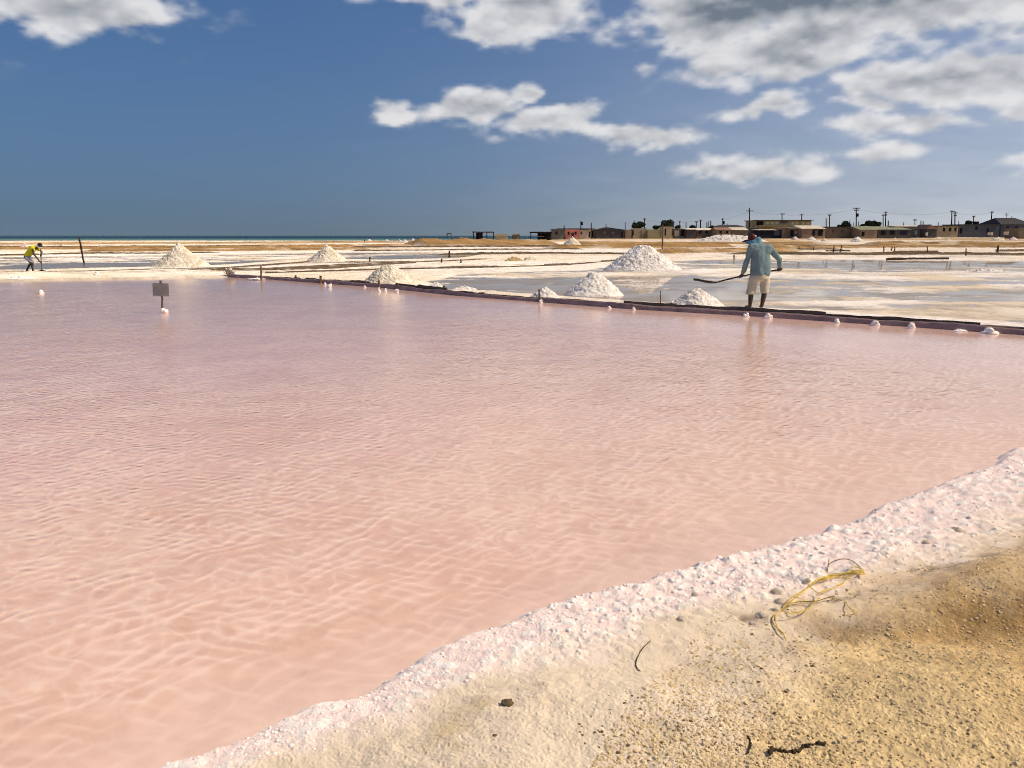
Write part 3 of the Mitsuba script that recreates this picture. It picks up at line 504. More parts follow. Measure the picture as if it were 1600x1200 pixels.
# ---------------------------------------------------------------- salt piles
def pile(px, pyb, wpx, hpx, mat, label, name='salt_pile', cat='salt pile', group=None, peak=0.0, flat=0.0, chunk=0.05, zb=None, n=None, power=1.0, depth=0.85, seed=None, ext=0.12):
    zb = 0.04 if zb is None else zb
    b = at(px, pyb, zb); sc = np.linalg.norm(b - [0, 0, H]) / F; rx = wpx * sc / 2; h = hpx * sc; ry = rx * depth
    seed = int(px) if seed is None else seed
    c = b + [0, ry * 0.75, 0]; n = n or int(np.clip(wpx * 2.4, 24, 240)); nr = max(8, n // 2)
    a = np.linspace(0, 2 * np.pi, n, endpoint=False); r = np.linspace(0, 1, nr) ** 0.9; A, Q = np.meshgrid(a, r)
    x, y = Q * np.cos(A), Q * np.sin(A); out = 1 + 0.22 * (N2(np.cos(A), np.sin(A), 1.4, seed, 3) - 0.5)
    q = Q ** power; zz = np.clip(1 - q, 0, 1)
    zz = np.minimum(zz, (1 - flat) + 0.25 * flat * zz)
    zz = zz / zz.max(); X = x * rx * out + peak * rx * zz; Y = y * ry * out
    zz = zz * (1 + 0.30 * (N2(x, y, 1.6, seed + 1, 3) - 0.5) * np.clip(Q * 2, 0, 1))
    d3 = np.stack([X + c[0], Y + c[1], zz * h], -1)
    bump_ = (meshkit.fbm(d3 / (chunk * 2.2), 4, seed + 5) - 0.5) * 2
    env = np.clip((1 - Q) * 5, 0.25, 1)
    bump_ = np.sign(bump_) * np.abs(bump_) ** 0.75; Z = zz * h + bump_ * chunk * 1.5 * env; X = X + (meshkit.fbm(d3 / (chunk * 2.6) + 9, 3, seed + 6) - 0.5) * chunk * 2.4 * env
    Z[-1] -= 0.12; v = np.stack([X + c[0], Y + c[1], Z + zb], -1).reshape(-1, 3)
    i, j = np.meshgrid(np.arange(nr - 1), np.arange(n), indexing='ij')
    f = np.stack([i * n + j, i * n + (j + 1) % n, (i + 1) * n + (j + 1) % n, (i + 1) * n + j], -1).reshape(-1, 4)
    m = trimesh.Trimesh(v, np.vstack([f[:, [0, 1, 2]], f[:, [0, 2, 3]]]), process=False)
    if m.face_normals[:, 2].mean() < 0: m.invert()
    return single(name, m, mat, label, cat, group, smooth=40)
pile(271, 419, 88, 37, 'mat_salt_cream', 'tall pointed cream salt pile on the left flat, right of the leaning black pole', peak=-0.06, chunk=0.05, power=0.85)
pile(507, 410, 68, 28, 'mat_salt_cream', 'pointed cream salt pile behind the pond corner, second tall cone from the left', peak=-0.02, chunk=0.06, power=0.85)
pile(604, 444, 84, 28, 'mat_salt_cream', 'low rounded cream salt pile directly behind the board edging left of centre', flat=0.2, chunk=0.035, power=1.15)
pile(931, 463, 97, 34, 'mat_salt_white', 'chunky white salt pile standing in the grey pool, mirrored in it', flat=0.18, chunk=0.035, power=1.1, ext=.1)
pile(1010, 423, 118, 37, 'mat_salt_white', 'biggest white salt pile, in the grey pool behind the chunky one', flat=0.2, chunk=0.06, power=1.05)
pile(1094, 480, 86, 25, 'mat_salt_white', 'small white salt pile next to the standing worker behind the dark edging', flat=0.15, chunk=0.03, power=1.15)
pile(852, 467, 52, 17, 'mat_salt_white', 'half hidden small white salt heap behind the tilted dark post', flat=0.15, chunk=0.025, power=1.1)
pile(681, 451, 30, 10, 'mat_salt_white', 'little white salt heap on the edging beside the stumpy muddy post', chunk=0.025)
pile(725, 453, 40, 6, 'mat_salt_white', 'flat little white salt mound right of the stumpy muddy post', chunk=0.025, seed=5)
pile(895, 384.5, 32, 14.5, 'mat_salt_cream', 'far cream salt cone in front of the pink house', chunk=0.12)
pile(803, 409, 34, 8, 'mat_sand_heap', 'low brown sand heap with salt lumps beyond the grey pool', 'sand_heap', 'sand heap', chunk=0.08)
pile(828, 408, 26, 8, 'mat_salt_cream', 'low cream salt heap on the right end of the brown sand heap', chunk=0.12)
FAR = [(576, 379.5, 17, 6.2, 'leftmost of the far salt piles by the sea'), (604, 379.5, 15, 6, 'second from left of the far salt piles by the sea'), (624, 379.5, 10, 6, 'third from left of the far salt piles by the sea'), (632, 379.8, 15, 6, 'fourth from left of the far salt piles by the sea'),
       (645, 379.5, 14, 7, 'fifth from left of the far salt piles by the sea, the tallest'), (660, 379.5, 12, 6, 'sixth from left of the far salt piles by the sea'), (675, 379.5, 14, 5.5, 'seventh from left of the far salt piles by the sea'), (696, 379, 12, 4.5, 'rightmost of the far salt piles by the sea')]
for px, pb, w, h, l in FAR: pile(px, pb, w, h, 'mat_salt_white', 'small white cone, ' + l, chunk=0.12, depth=0.7, group='far salt piles by the sea')
pile(1145, 378, 118, 9.5, 'mat_salt_white', 'long low white salt heap behind the head of the standing worker', chunk=0.2, flat=0.35, zb=0.5, power=1.3, depth=.35)
for px, pb, w, h, mt, l in ((1066, 371, 11, 3.6, 'mat_salt_white', 'small white salt heap before the dark house left of the standing worker'), (1218, 372.5, 8, 3.4, 'mat_salt_pink', 'small pinkish salt heap left of the other pink heap below the two-storey building'),
        (1243, 374, 11, 5, 'mat_salt_pink', 'pink salt heap below the white awning roof'), (1269, 374, 13, 4, 'mat_salt_white', 'small white salt heap in front of the brick wall with the dark opening'), (1289, 376, 10, 4, 'mat_salt_cream', 'small cream salt heap at the right corner of the brick wall'),
        (1341, 376.5, 19, 7, 'mat_salt_white', 'pointed white salt heap below the pole with the transformer on the right'), (1400, 378, 18, 6, 'mat_salt_cream', 'pale salt cone on the golden ridge in front of the long dark shed'), (1469, 378, 20, 7, 'mat_salt_white', 'white salt heap left one of a pair on the golden ridge at the right'),
        (1484, 379, 16, 5, 'mat_salt_white', 'white salt heap right one of a pair on the golden ridge at the right'), (1562, 375, 18, 4, 'mat_salt_cream', 'flat pale salt heap on the sand in front of the house with the hipped roof'), (1585, 374, 12, 3, 'mat_salt_pink', 'small pinkish heap at the right edge in front of the hipped roof house'),
        (12, 387, 14, 5, 'mat_salt_cream', 'small pale salt heap at the left edge behind the yellow-shirted worker'), (35, 388, 16, 7, 'mat_salt_pink', 'pinkish salt cone just left of the yellow-shirted worker'), (95, 386.5, 16, 4.5, 'mat_salt_cream', 'low pale salt heap between the yellow-shirted worker and the leaning pole'),
        (155, 387, 12, 3.5, 'mat_salt_cream', 'little pale salt heap just right of the leaning black pole'), (210, 386, 12, 4, 'mat_salt_white', 'little white salt heap left of the tall pointed cream pile'), (415, 377.5, 6, 2.6, 'mat_salt_white', 'tiny white salt heap on the shore left of the pointed pile'), (1550, 424, 60, 3.0, 'mat_salt_white', 'low white salt islet in the grey pool near the right edge')):
    pile(px, pb, w, h, mt, l, chunk=0.12 if w < 40 else .06, zb=0.9 if (px > 1000 and pb < 378) else 0.04, depth=0.6)

# ---------------------------------------------------------------- salt clumps at the water line
def clump(px, py, wpx, hpx, label, z=0.0):
    b = at(px, py, z); sc = np.linalg.norm(b - [0, 0, H]) / F; w, h = wpx * sc, hpx * sc; ms = []
    rg = np.random.default_rng(int(px * 7 + py))
    for i in range(9):
        a = rg.uniform(0, 6.28); q = rg.uniform(0, 0.33) * w; hz = rg.uniform(0.1, 0.75) * h * (1 - q / w)
        ms.append(lump(b + [math.cos(a) * q, math.sin(a) * q, hz], rg.uniform(.2, .33) * min(w, h * 1.3), int(px) + i, 2, .4, 2.0))
    ms.append(lump(b + [0, 0, h * .1], 1.0, int(px), 3, .3, 1.8, (w * .5, w * .42, h * .45)))
    return single('salt_clump', cat_(ms), 'mat_salt_clump', label, 'salt clump', smooth=True)
clump(256.5, 489, 10, 10, 'white salt clump grown round the foot of the sign stake')
clump(64, 459, 8, 7, 'lone small white salt clump standing in the pink water at the left')
WL = [(508, 445), (515, 449), (570, 449), (592, 456), (602, 456), (620, 457), (845, 472), (952, 479), (990, 483), (1166, 492), (1200, 496), (1308, 503.5), (1368, 509), (1424, 513), (1500, 512), (1547, 521)]
SZ = [(4, 4), (6, 7), (4, 3), (6, 8), (6, 7), (6, 8), (6, 6), (7, 4), (5, 6), (10, 6), (12, 8), (8, 6), (11, 10), (10, 11), (18, 4), (22, 8)]
WLL = ['tiny leftmost salt clump at the foot of the dark board edging', 'white salt clump second from left along the dark board edging', 'tiny salt clump in front of the low cream pile', 'salt clump at the foot of the short post before the low cream pile', 'salt clump just right of the short post before the low cream pile', 'salt clump under the stumpy crooked post',
       'small salt clump at the foot of the tilted dark post', 'flat salt clump in front of the chunky white pile', 'small salt clump left of the thin stake', 'salt clump at the water line below the left foot of the standing worker', 'white salt clump at the water line just right of the standing worker\'s feet', 'small salt clump at the water line, first to the right of the standing worker\'s own',
       'tall white salt clump near the right, left one of a pair on the edging', 'tall white salt clump near the right, right one of a pair on the edging', 'flat thin salt crust at the water line right of the tall pair', 'broad flat white salt clump nearest the right edge of the water line']
for (x, y), (w, h), l in zip(WL, SZ, WLL): clump(x, max(y, 2.0 + np.interp(x, [430, 600, 720, 850, 1000, 1150, 1300, 1450, 1600], [437, 449.5, 462, 472, 483.5, 492, 502, 512, 523])), w, h, l)
for x, y, w, h, l in ((35, 437.5, 40, 7, 'broad white salt lump on the far left shore of the pink pond'), (128, 434.5, 22, 4, 'flat white salt slab on the far shore below the leaning pole'), (152, 432.5, 9, 7, 'rounded white salt lump on the far shore, right of the flat slab'), (400, 436.5, 26, 3, 'white salt rim at the water line left of the tall grey post')): clump(x, y, w, h, l, 0.02)

# ---------------------------------------------------------------- the sign in the pond
key = thing('sign', 'small grey square sign board on a stake standing in the pink pond', 'sign')
b = at(255, 489, 0.0); sc = np.linalg.norm(b - [0, 0, H]) / F
brd = trimesh.creation.box((24 * sc, 0.018, 18 * sc)); m = brd.subdivide().subdivide(); v = np.array(m.vertices); v += (meshkit.noise(v * 14, 3) - .5)[:, None] * .006; m = trimesh.Trimesh(v, m.faces, process=False)
m.apply_transform(trimesh.transformations.rotation_matrix(0.03, [0, 1, 0])); m.apply_transform(trimesh.transformations.rotation_matrix(-0.10, [0, 0, 1])); m.apply_translation(b + [0, -0.02, 33.2 * sc]); put('board', m, 'mat_sign_grey', key)
put('stake', tube([b + [-.03, .012, -.1], b + [-.02, .012, .12], b + [0.0, .012, .3], b + [-0.005, .012, 46 * sc]], [.026, .024, .022, .03], 8), 'mat_post', key, smooth=50)
put('batten', trimesh.creation.box((22 * sc, .012, .03)).apply_transform(trimesh.transformations.rotation_matrix(-0.10, [0, 0, 1])).apply_translation(b + [0, -.036, 39 * sc]), 'mat_sign_grey', key)

# ---------------------------------------------------------------- people
def ellip(c, r, n=16):
    m = m3.Manifold.sphere(1.0, n); r = (r, r, r) if np.isscalar(r) else r
    return m.scale(list(map(float, r))).translate(list(map(float, c)))
def skel(nodes, bones, edge=0.03, smooth=6):
    parts = [m3.Manifold.batch_hull([ellip(*nodes[a]), ellip(*nodes[b])]) for a, b in bones]
    m = m3.Manifold.batch_boolean(parts, m3.OpType.Add).refine_to_length(edge).to_mesh()
    t = trimesh.Trimesh(m.vert_properties[:, :3], m.tri_verts); trimesh.smoothing.filter_taubin(t, iterations=smooth); return t
def folds(t, amp, f, seed):
    v = np.array(t.vertices); n = np.array(t.vertex_normals)
    w = meshkit.fbm(v * np.array([f, f, f * 0.45]), 3, seed) - 0.5
    return trimesh.Trimesh(v + n * w[:, None] * 2 * amp, t.faces, process=False)
def place(t, M): t = t.copy(); t.apply_transform(M); return t
def frame(origin, s=1.0, rz=0.0):
    M = np.eye(4); M[:3, :3] = trimesh.transformations.rotation_matrix(rz, [0, 0, 1])[:3, :3] * s; M[:3, 3] = origin; return M
def hand(wrist, grip, axis, side, s=1.0):
    """Palm and five fingers closing round a handle at grip that runs along axis."""
    axis = np.array(axis) / np.linalg.norm(axis); w = np.array(wrist); g = np.array(grip); d = (g - w) / np.linalg.norm(g - w); o = np.cross(axis, d); o /= np.linalg.norm(o)
    nodes = {'w': (w, .027), 'p1': (w + d * .05 + axis * .022, .024), 'p2': (w + d * .05 - axis * .022, .024)}; bones = [('w', 'p1'), ('w', 'p2'), ('p1', 'p2')]
    for i, (off, ln) in enumerate(((.034, .9), (.012, 1.0), (-.011, .95), (-.032, .8))):
        k0 = g + axis * off - d * .016 - o * .026 * side; k1 = g + axis * off + d * .026 * ln - o * .014 * side; k2 = g + axis * off + d * .020 + o * .022 * side; k3 = g + axis * off - d * .008 + o * .026 * side
        for j, (q, r) in enumerate(((k0, .011), (k1, .010), (k2, .009), (k3, .008))): nodes[f'{i}{j}'] = (q, r)
        bones += [(f'{i}0', f'{i}1'), (f'{i}1', f'{i}2'), (f'{i}2', f'{i}3'), ('p1' if off > 0 else 'p2', f'{i}0')]
    nodes['t0'] = (w + d * .03 + axis * .03 + o * .012 * side, .013); nodes['t1'] = (g + axis * .045 - d * .012 + o * .018 * side, .011); nodes['t2'] = (g + axis * .032 + d * .014 + o * .024 * side, .009)
    bones += [('t0', 't1'), ('t1', 't2')]
    return nodes, bones
# the standing worker, seen from behind: x right, y away from the camera, z up, feet at the origin
O1 = at(1181, 481.0, 0.11); M1 = frame(O1, 1.0)
S = lambda px, py, y=0.0: np.array([(px - 1181) / F * (O1[1] + y) / math.cos(PITCH) * 1.0, y, (481 - py) / F * O1[1] * 1.02])
sh_l, sh_r = S(1170.5, 390, .10), S(1199.0, 391.5, .10); el_l, el_r = S(1164.2, 414, .10), S(1213.5, 407, .06); wr_l, wr_r = S(1163.6, 430, .26), S(1216.6, 419, .12)
gp_l, gp_r = S(1161.5, 434.3, .31), S(1216.8, 423.5, .17)
hip_l, hip_r = S(1176.5, 434, .02), S(1193, 434, .02); kn_l, kn_r = S(1173, 455, .03), S(1193.5, 455, .02); an_l, an_r = S(1171.3, 478, -.02), S(1189.6, 478, -.01)
head, neck, chest = S(1175, 377, .26), S(1181, 386.5, .16), S(1184.5, 394, .10)
nodes = {'head': (head, (.078, .095, .105)), 'jaw': (head + [-.02, .04, -.055], (.055, .06, .055)), 'nose': (head + [-.03, .105, -.02], .014), 'neck': (neck, .055), 'chest': (chest, (.13, .09, .11)), 'waist': (S(1185, 422, .04), (.13, .085, .10)), 'pelvis': (S(1184.8, 432, .02), (.14, .09, .09)),
    'sl': (sh_l, .055), 'sr': (sh_r, .055), 'el': (el_l, .040), 'er': (el_r, .040), 'wl': (wr_l, .028), 'wr': (wr_r, .028), 'hl': (hip_l, .085), 'hr': (hip_r, .085), 'kl': (kn_l, .055), 'kr': (kn_r, .055),
    'cl': (S(1172.3, 463, -.0), .058), 'cr': (S(1192.2, 463, .0), .060), 'al': (an_l, .038), 'ar': (an_r, .038), 'fl': (an_l + [-.01, .03, -.012], .034), 'fl2': (an_l + [-.03, .17, -.025], (.04, .03, .02)), 'fr': (an_r + [.0, .03, -.012], .034), 'fr2': (an_r + [.03, .17, -.025], (.04, .03, .02)),
    'earl': (head + [-.078, -.01, -.01], (.014, .024, .03)), 'earr': (head + [.078, -.01, -.01], (.014, .024, .03))}
bones = [('head', 'jaw'), ('head', 'nose'), ('head', 'neck'), ('head', 'earl'), ('head', 'earr'), ('neck', 'chest'), ('chest', 'waist'), ('waist', 'pelvis'), ('chest', 'sl'), ('chest', 'sr'), ('sl', 'el'), ('sr', 'er'), ('el', 'wl'), ('er', 'wr'), ('pelvis', 'hl'), ('pelvis', 'hr'), ('hl', 'kl'), ('hr', 'kr'), ('kl', 'cl'), ('kr', 'cr'), ('cl', 'al'), ('cr', 'ar'), ('al', 'fl'), ('fl', 'fl2'), ('ar', 'fr'), ('fr', 'fr2')]
axis1 = gp_r - gp_l
for nm, w_, g_, sd in (('L', wr_l, gp_l, 1), ('R', wr_r, gp_r, -1)):
    hn, hb = hand(w_, g_, axis1, sd)
    nodes.update({nm + k_: v_ for k_, v_ in hn.items()}); bones += [(nm + a_, nm + b_) for a_, b_ in hb]
p1 = thing('person', 'person in teal long-sleeved shirt and cream shorts shovelling on the pond edge', 'person')
put('body', place(skel(nodes, bones, .014, 3), M1), 'mat_skin', p1, smooth=True)
shirt = {'neck': (neck + [0, -.01, -.01], (.085, .075, .05)), 'up': (S(1186, 391.0, .12), (.19, .13, .115)), 'up2': (S(1185, 400, .09), (.215, .15, .10)), 'mid': (S(1186, 415, .04), (.232, .155, .10)), 'low': (S(1185.5, 428, .02), (.230, .15, .06)), 'hem': (S(1185.5, 431.5, .02), (.218, .147, .015)),
    'sl': (sh_l, .080), 'el': (el_l, .062), 'wl': (wr_l + (el_l - wr_l) * .12, .044), 'sr': (sh_r, .082), 'er': (el_r, .066), 'wr': (wr_r + (el_r - wr_r) * .15, .046)}
sb = [('neck', 'up'), ('up', 'up2'), ('up2', 'mid'), ('mid', 'low'), ('low', 'hem'), ('up', 'sl'), ('up', 'sr'), ('up2', 'sl'), ('up2', 'sr'), ('sl', 'el'), ('el', 'wl'), ('sr', 'er'), ('er', 'wr')]
put('shirt', place(folds(skel(shirt, sb, .018, 4), .03, 8, 3), M1), 'mat_teal_cloth', p1, smooth=True)
shorts = {'w': (S(1185, 431, .02), (.20, .135, .03)), 'h': (S(1184.7, 437, .02), (.205, .14, .06)), 'hl': (hip_l + [-.015, 0, -.03], (.105, .115, .07)), 'hr': (hip_r + [.01, 0, -.03], (.105, .115, .07)), 'kl': (S(1172, 459.5, .02), (.10, .095, .015)), 'kr': (S(1193, 458, .01), (.095, .095, .015))}
put('shorts', place(folds(skel(shorts, [('w', 'h'), ('h', 'hl'), ('h', 'hr'), ('hl', 'kl'), ('hr', 'kr')], .02, 3), .024, 9, 8), M1), 'mat_cream_cloth', p1, smooth=True)
cap = {'c': (head + [0, 0, .028], (.096, .108, .088)), 'c2': (head + [0, -.01, .0], (.094, .105, .05)), 'b1': (head + [-.09, .09, -.035], (.05, .05, .012)), 'b2': (head + [-.165, .12, -.075], (.045, .05, .010)), 'b3': (head + [.02, .12, -.02], (.05, .04, .012))}
put('cap', place(skel({k_: cap[k_] for k_ in ('c', 'c2')}, [('c', 'c2')], .02, 2), M1), 'mat_red_cap', p1, smooth=True)
put('cap_brim', place(skel({k_: cap[k_] for k_ in ('b1', 'b2', 'b3')}, [('b1', 'b2'), ('b1', 'b3')], .02, 1), M1), 'mat_black_tool', p1, smooth=True)
put('cap_patch', place(trimesh.Trimesh(*[np.array(q) for q in (lambda l: (l.vertices, l.faces))(lump(head + [.035, -.075, .055], .034, 2, 3, .3, 2, (1, .55, .8)))], process=False), M1), 'mat_white_cloth', p1, smooth=True)
scf = {'a': (S(1170, 383, .24), (.085, .085, .045)), 'b': (S(1176.5, 381.5, .19), (.11, .075, .05)), 'c': (S(1183, 377.5, .18), (.055, .06, .05)), 'd': (S(1181, 386.5, .14), (.11, .08, .035))}
put('scarf', place(folds(skel(scf, [('a', 'b'), ('b', 'c'), ('b', 'd'), ('c', 'd')], .02, 3), .014, 16, 5), M1), 'mat_scarf', p1, smooth=True)
sv_ = thing('shovel', 'long dark shovel with an upturned blade held by the standing worker', 'shovel')
tip, bend = S(1096, 441.3, .62), S(1122, 446.0, .52)
put('handle', place(tube(spline([gp_r + axis1 / np.linalg.norm(axis1) * .07, gp_r, (gp_l + gp_r) / 2 + [0, 0, .004], gp_l, bend + (gp_l - bend) * .25], 24), .0185, 10), M1), 'mat_black_tool', sv_, smooth=50)
bl = spline([bend + (gp_l - bend) * .28, bend + (gp_l - bend) * .05, bend + (tip - bend) * .4, tip], 18); wd = np.interp(np.linspace(0, 1, 18), [0, .22, .35, .85, 1], [.03, .05, .125, .115, .05]); tk = .017
side = np.array([0.25, 1.0, 0]) / 1.03; upv = np.array([0, 0, 1.0]); prof = np.linspace(-1, 1, 9)
top = np.array([[q + side * wd[i] * w_ + upv * (.035 * w_ * w_ * min(1, i / 6)) for w_ in prof] for i, q in enumerate(bl)]); n9 = 9
vv = np.vstack([top.reshape(-1, 3) + upv * tk / 2, top.reshape(-1, 3) - upv * tk / 2]); off = 18 * n9
ff = []
for i in range(17):
    for j in range(8):
        a, b_, c_, d_ = i * n9 + j, i * n9 + j + 1, (i + 1) * n9 + j + 1, (i + 1) * n9 + j; ff += [[a, b_, c_], [a, c_, d_], [a + off, c_ + off, b_ + off], [a + off, d_ + off, c_ + off]]
for i in range(17):
    for j in (0, 8): a, d_ = i * n9 + j, (i + 1) * n9 + j; ff += [[a, d_, d_ + off], [a, d_ + off, a + off]]
for j in range(8):
    for i in (0, 17): a, b_ = i * n9 + j, i * n9 + j + 1; ff += [[a, b_, b_ + off], [a, b_ + off, a + off]]
bm_ = trimesh.Trimesh(vv, ff, process=False); bm_.fix_normals(); put('blade', place(bm_, M1), 'mat_black_tool', sv_, smooth=40)

# the bending worker in yellow, seen from the side, facing right
O2 = at(47, 424.5, 0.06); M2 = frame(O2); d2 = np.linalg.norm(O2 - [0, 0, H])
Q = lambda px, py, y=0.0: np.array([(px - 47) / F * O2[1] * 1.0, y, (424.5 - py) / F * O2[1] * 1.02])
hd = Q(67.2, 385.2, 0); sh2 = Q(58, 387.5, 0); hp2 = Q(45.0, 402.0, 0)
kA, kB = Q(47.5, 412, .12), Q(54.3, 411.5, -.12); aA, aB = Q(39.0, 423, .14), Q(54.4, 423.6, -.13)
e1, e2 = Q(59.8, 398, -.2), Q(64.5, 395, .2); w1, w2 = Q(64.4, 408, -.08), Q(66.4, 399.5, .06); g1, g2 = Q(65.9, 411, -.01), Q(66.4, 400.5, 0.0)
nodes = {'head': (hd, (.095, .08, .10)), 'face': (hd + [.05, 0, -.06], (.05, .06, .05)), 'nose': (hd + [.10, 0, -.045], .014), 'neck': (Q(62.5, 386.5), .055), 'ch': (Q(57, 390), (.10, .14, .11)), 'wa': (Q(50, 397), (.10, .13, .10)), 'pe': (hp2, (.11, .14, .10)),
    's1': (sh2 + [0, -.19, -.02], .055), 's2': (sh2 + [0, .19, -.02], .055), 'e1': (e1, .04), 'e2': (e2, .04), 'w1': (w1, .028), 'w2': (w2, .028), 'h1': (hp2 + [0, -.09, -.03], .088), 'h2': (hp2 + [0, .09, -.03], .088), 'kA': (kA, .057), 'kB': (kB, .057),
    'cA': ((kA * .6 + aA * .4) + [-.02, 0, 0], .05), 'cB': ((kB * .6 + aB * .4) + [-.02, 0, 0], .05), 'aA': (aA, .036), 'aB': (aB, .036), 'fA': (aA + [.15, 0, -.035], (.04, .04, .022)), 'fB': (aB + [.16, 0, -.035], (.04, .04, .022)), 'ear': (hd + [-.01, -.08, 0], (.022, .014, .03))}
bones = [('head', 'face'), ('face', 'nose'), ('head', 'neck'), ('head', 'ear'), ('neck', 'ch'), ('ch', 'wa'), ('wa', 'pe'), ('ch', 's1'), ('ch', 's2'), ('s1', 'e1'), ('s2', 'e2'), ('e1', 'w1'), ('e2', 'w2'), ('pe', 'h1'), ('pe', 'h2'), ('h2', 'kA'), ('h1', 'kB'), ('kA', 'cA'), ('cA', 'aA'), ('kB', 'cB'), ('cB', 'aB'), ('aA', 'fA'), ('aB', 'fB')]
ax2 = Q(66.6, 391) - Q(65.6, 424)
for nm, w_, g_, sd in (('L', w1, g1, 1), ('R', w2, g2, -1)):
    hn, hb = hand(w_, g_, ax2, sd); nodes.update({nm + k_: v_ for k_, v_ in hn.items()}); bones += [(nm + a_, nm + b_) for a_, b_ in hb]
p2 = thing('person', 'dark-haired person in a yellow shirt stooping over a black-headed hoe at the far left', 'person')
put('body', place(skel(nodes, bones, .02, 3), M2), 'mat_skin', p2, smooth=True)
put('hair', place(lump(hd + [-.012, 0, .022], .105, 4, 3, .2, 4, (1, .86, .95)), M2), 'mat_hair', p2, smooth=True)
put('neck_cloth', place(skel({'a': (Q(62.5, 385.5), (.05, .085, .075)), 'b': (hd + [.02, 0, -.115], (.07, .07, .025))}, [('a', 'b')], .03, 2), M2), 'mat_white_cloth', p2, smooth=True)
ys = {'n': (Q(60.5, 386.3), (.06, .10, .07)), 'c': (Q(55.5, 390.5), (.14, .19, .15)), 'm': (Q(49.8, 396), (.15, .18, .14)), 'h': (Q(44.8, 401), (.13, .165, .10)), 's1': (sh2 + [-.02, -.19, -.02], .085), 's2': (sh2 + [-.02, .19, -.02], .085), 't1': (sh2 * .45 + e1 * .55, .065), 't2': (sh2 * .45 + e2 * .55, .065)}
put('shirt', place(folds(skel(ys, [('n', 'c'), ('c', 'm'), ('m', 'h'), ('c', 's1'), ('c', 's2'), ('s1', 't1'), ('s2', 't2')], .03, 4), .022, 6, 13), M2), 'mat_yellow_cloth', p2, smooth=True)
yp = {'w': (Q(45, 400.5), (.13, .155, .05)), 'h': (Q(45.8, 404), (.14, .16, .08)), 'a': (Q(47, 411, .12), (.085, .08, .04)), 'b': (Q(53.8, 410, -.12), (.085, .08, .04)), 'h1': (Q(47, 404, -.09), .12), 'h2': (Q(46, 404, .09), .12)}
put('shorts', place(folds(skel(yp, [('w', 'h'), ('h', 'h1'), ('h', 'h2'), ('h2', 'a'), ('h1', 'b')], .03, 4), .015, 8, 14), M2), 'mat_lilac_cloth', p2, smooth=True)
he = thing('hoe', 'long-handled hoe with a broad black head held by the stooping worker in yellow', 'hoe')
put('handle', place(tube([Q(66.8, 391), Q(66.4, 400), Q(65.6, 424)], .019, 8), M2), 'mat_post', he, smooth=50)
m = trimesh.creation.icosphere(subdivisions=3); v = np.array(m.vertices); v = v * [.20, .10, .055] + [0, 0, .02]; v[:, 2] += .03 * np.exp(-(v[:, 0] / .06) ** 2)
put('head', place(trimesh.Trimesh(v + Q(65.4, 424.6), m.faces, process=False), M2), 'mat_black_tool', he, smooth=True)

# far workers among the piles by the sea
def far_person(px, pb, hpx, cloth, label, turn=0.0):
    o = at(px, pb, 0.05); s = hpx * np.linalg.norm(o - [0, 0, H]) / F / 1.7
    nd = {'h': ((0, .03, 1.58), (.085, .1, .115)), 'n': ((0, 0, 1.42), .055), 'c': ((0, 0, 1.25), (.17, .11, .14)), 'w': ((0, 0, 1.0), (.14, .1, .1)), 'p': ((0, 0, .9), (.15, .11, .1)), 'sl': ((-.2, 0, 1.36), .06), 'sr': ((.2, 0, 1.36), .06), 'el': ((-.27, .03, 1.1), .045), 'er': ((.26, .08, 1.1), .045), 'hl': ((-.24, .16, .88), .035), 'hr': ((.2, .25, .95), .035),
        'jl': ((-.09, 0, .85), .09), 'jr': ((.09, 0, .85), .09), 'kl': ((-.11, .05, .48), .06), 'kr': ((.12, -.03, .48), .06), 'al': ((-.12, 0, .07), .04), 'ar': ((.13, -.1, .07), .04), 'fl': ((-.13, .13, .03), .035), 'fr': ((.14, .04, .03), .035)}
    bd = [('h', 'n'), ('n', 'c'), ('c', 'w'), ('w', 'p'), ('c', 'sl'), ('c', 'sr'), ('sl', 'el'), ('el', 'hl'), ('sr', 'er'), ('er', 'hr'), ('p', 'jl'), ('p', 'jr'), ('jl', 'kl'), ('kl', 'al'), ('al', 'fl'), ('jr', 'kr'), ('kr', 'ar'), ('ar', 'fr')]
    t = thing('person', label, 'person', 'far workers by the sea'); Mf = frame(o, s, turn)
    put('body', place(skel(nd, bd, .06, 3), Mf), 'mat_skin', t, smooth=True)
    put('shirt', place(skel({'c': ((0, 0, 1.28), (.2, .14, .14)), 'w': ((0, 0, .98), (.19, .14, .06)), 'l': ((-.2, 0, 1.34), .08), 'r': ((.2, 0, 1.34), .08), 'l2': ((-.25, .02, 1.17), .065), 'r2': ((.245, .06, 1.17), .065)}, [('c', 'w'), ('c', 'l'), ('c', 'r'), ('l', 'l2'), ('r', 'r2')], .06, 2), Mf), cloth, t, smooth=True)
far_person(653.5, 380.5, 9.5, 'mat_black_tool', 'tiny distant dark figure, leftmost of the far workers among the white cones', .5)
far_person(663.5, 380.5, 8, 'mat_lilac_cloth', 'tiny distant figure in pale clothes, second of the far workers among the white cones', -2)
far_person(687, 380, 7.5, 'mat_black_tool', 'tiny distant dark figure, third of the far workers, right of the white cones', 1)
far_person(706.5, 379.5, 7.5, 'mat_dark_post', 'tiny distant dark figure, rightmost of the far workers near the beach shelter', 2.4)
far_person(570, 380, 6, 'mat_black_tool', 'tiny distant dark figure standing left of all the far white cones', 0)

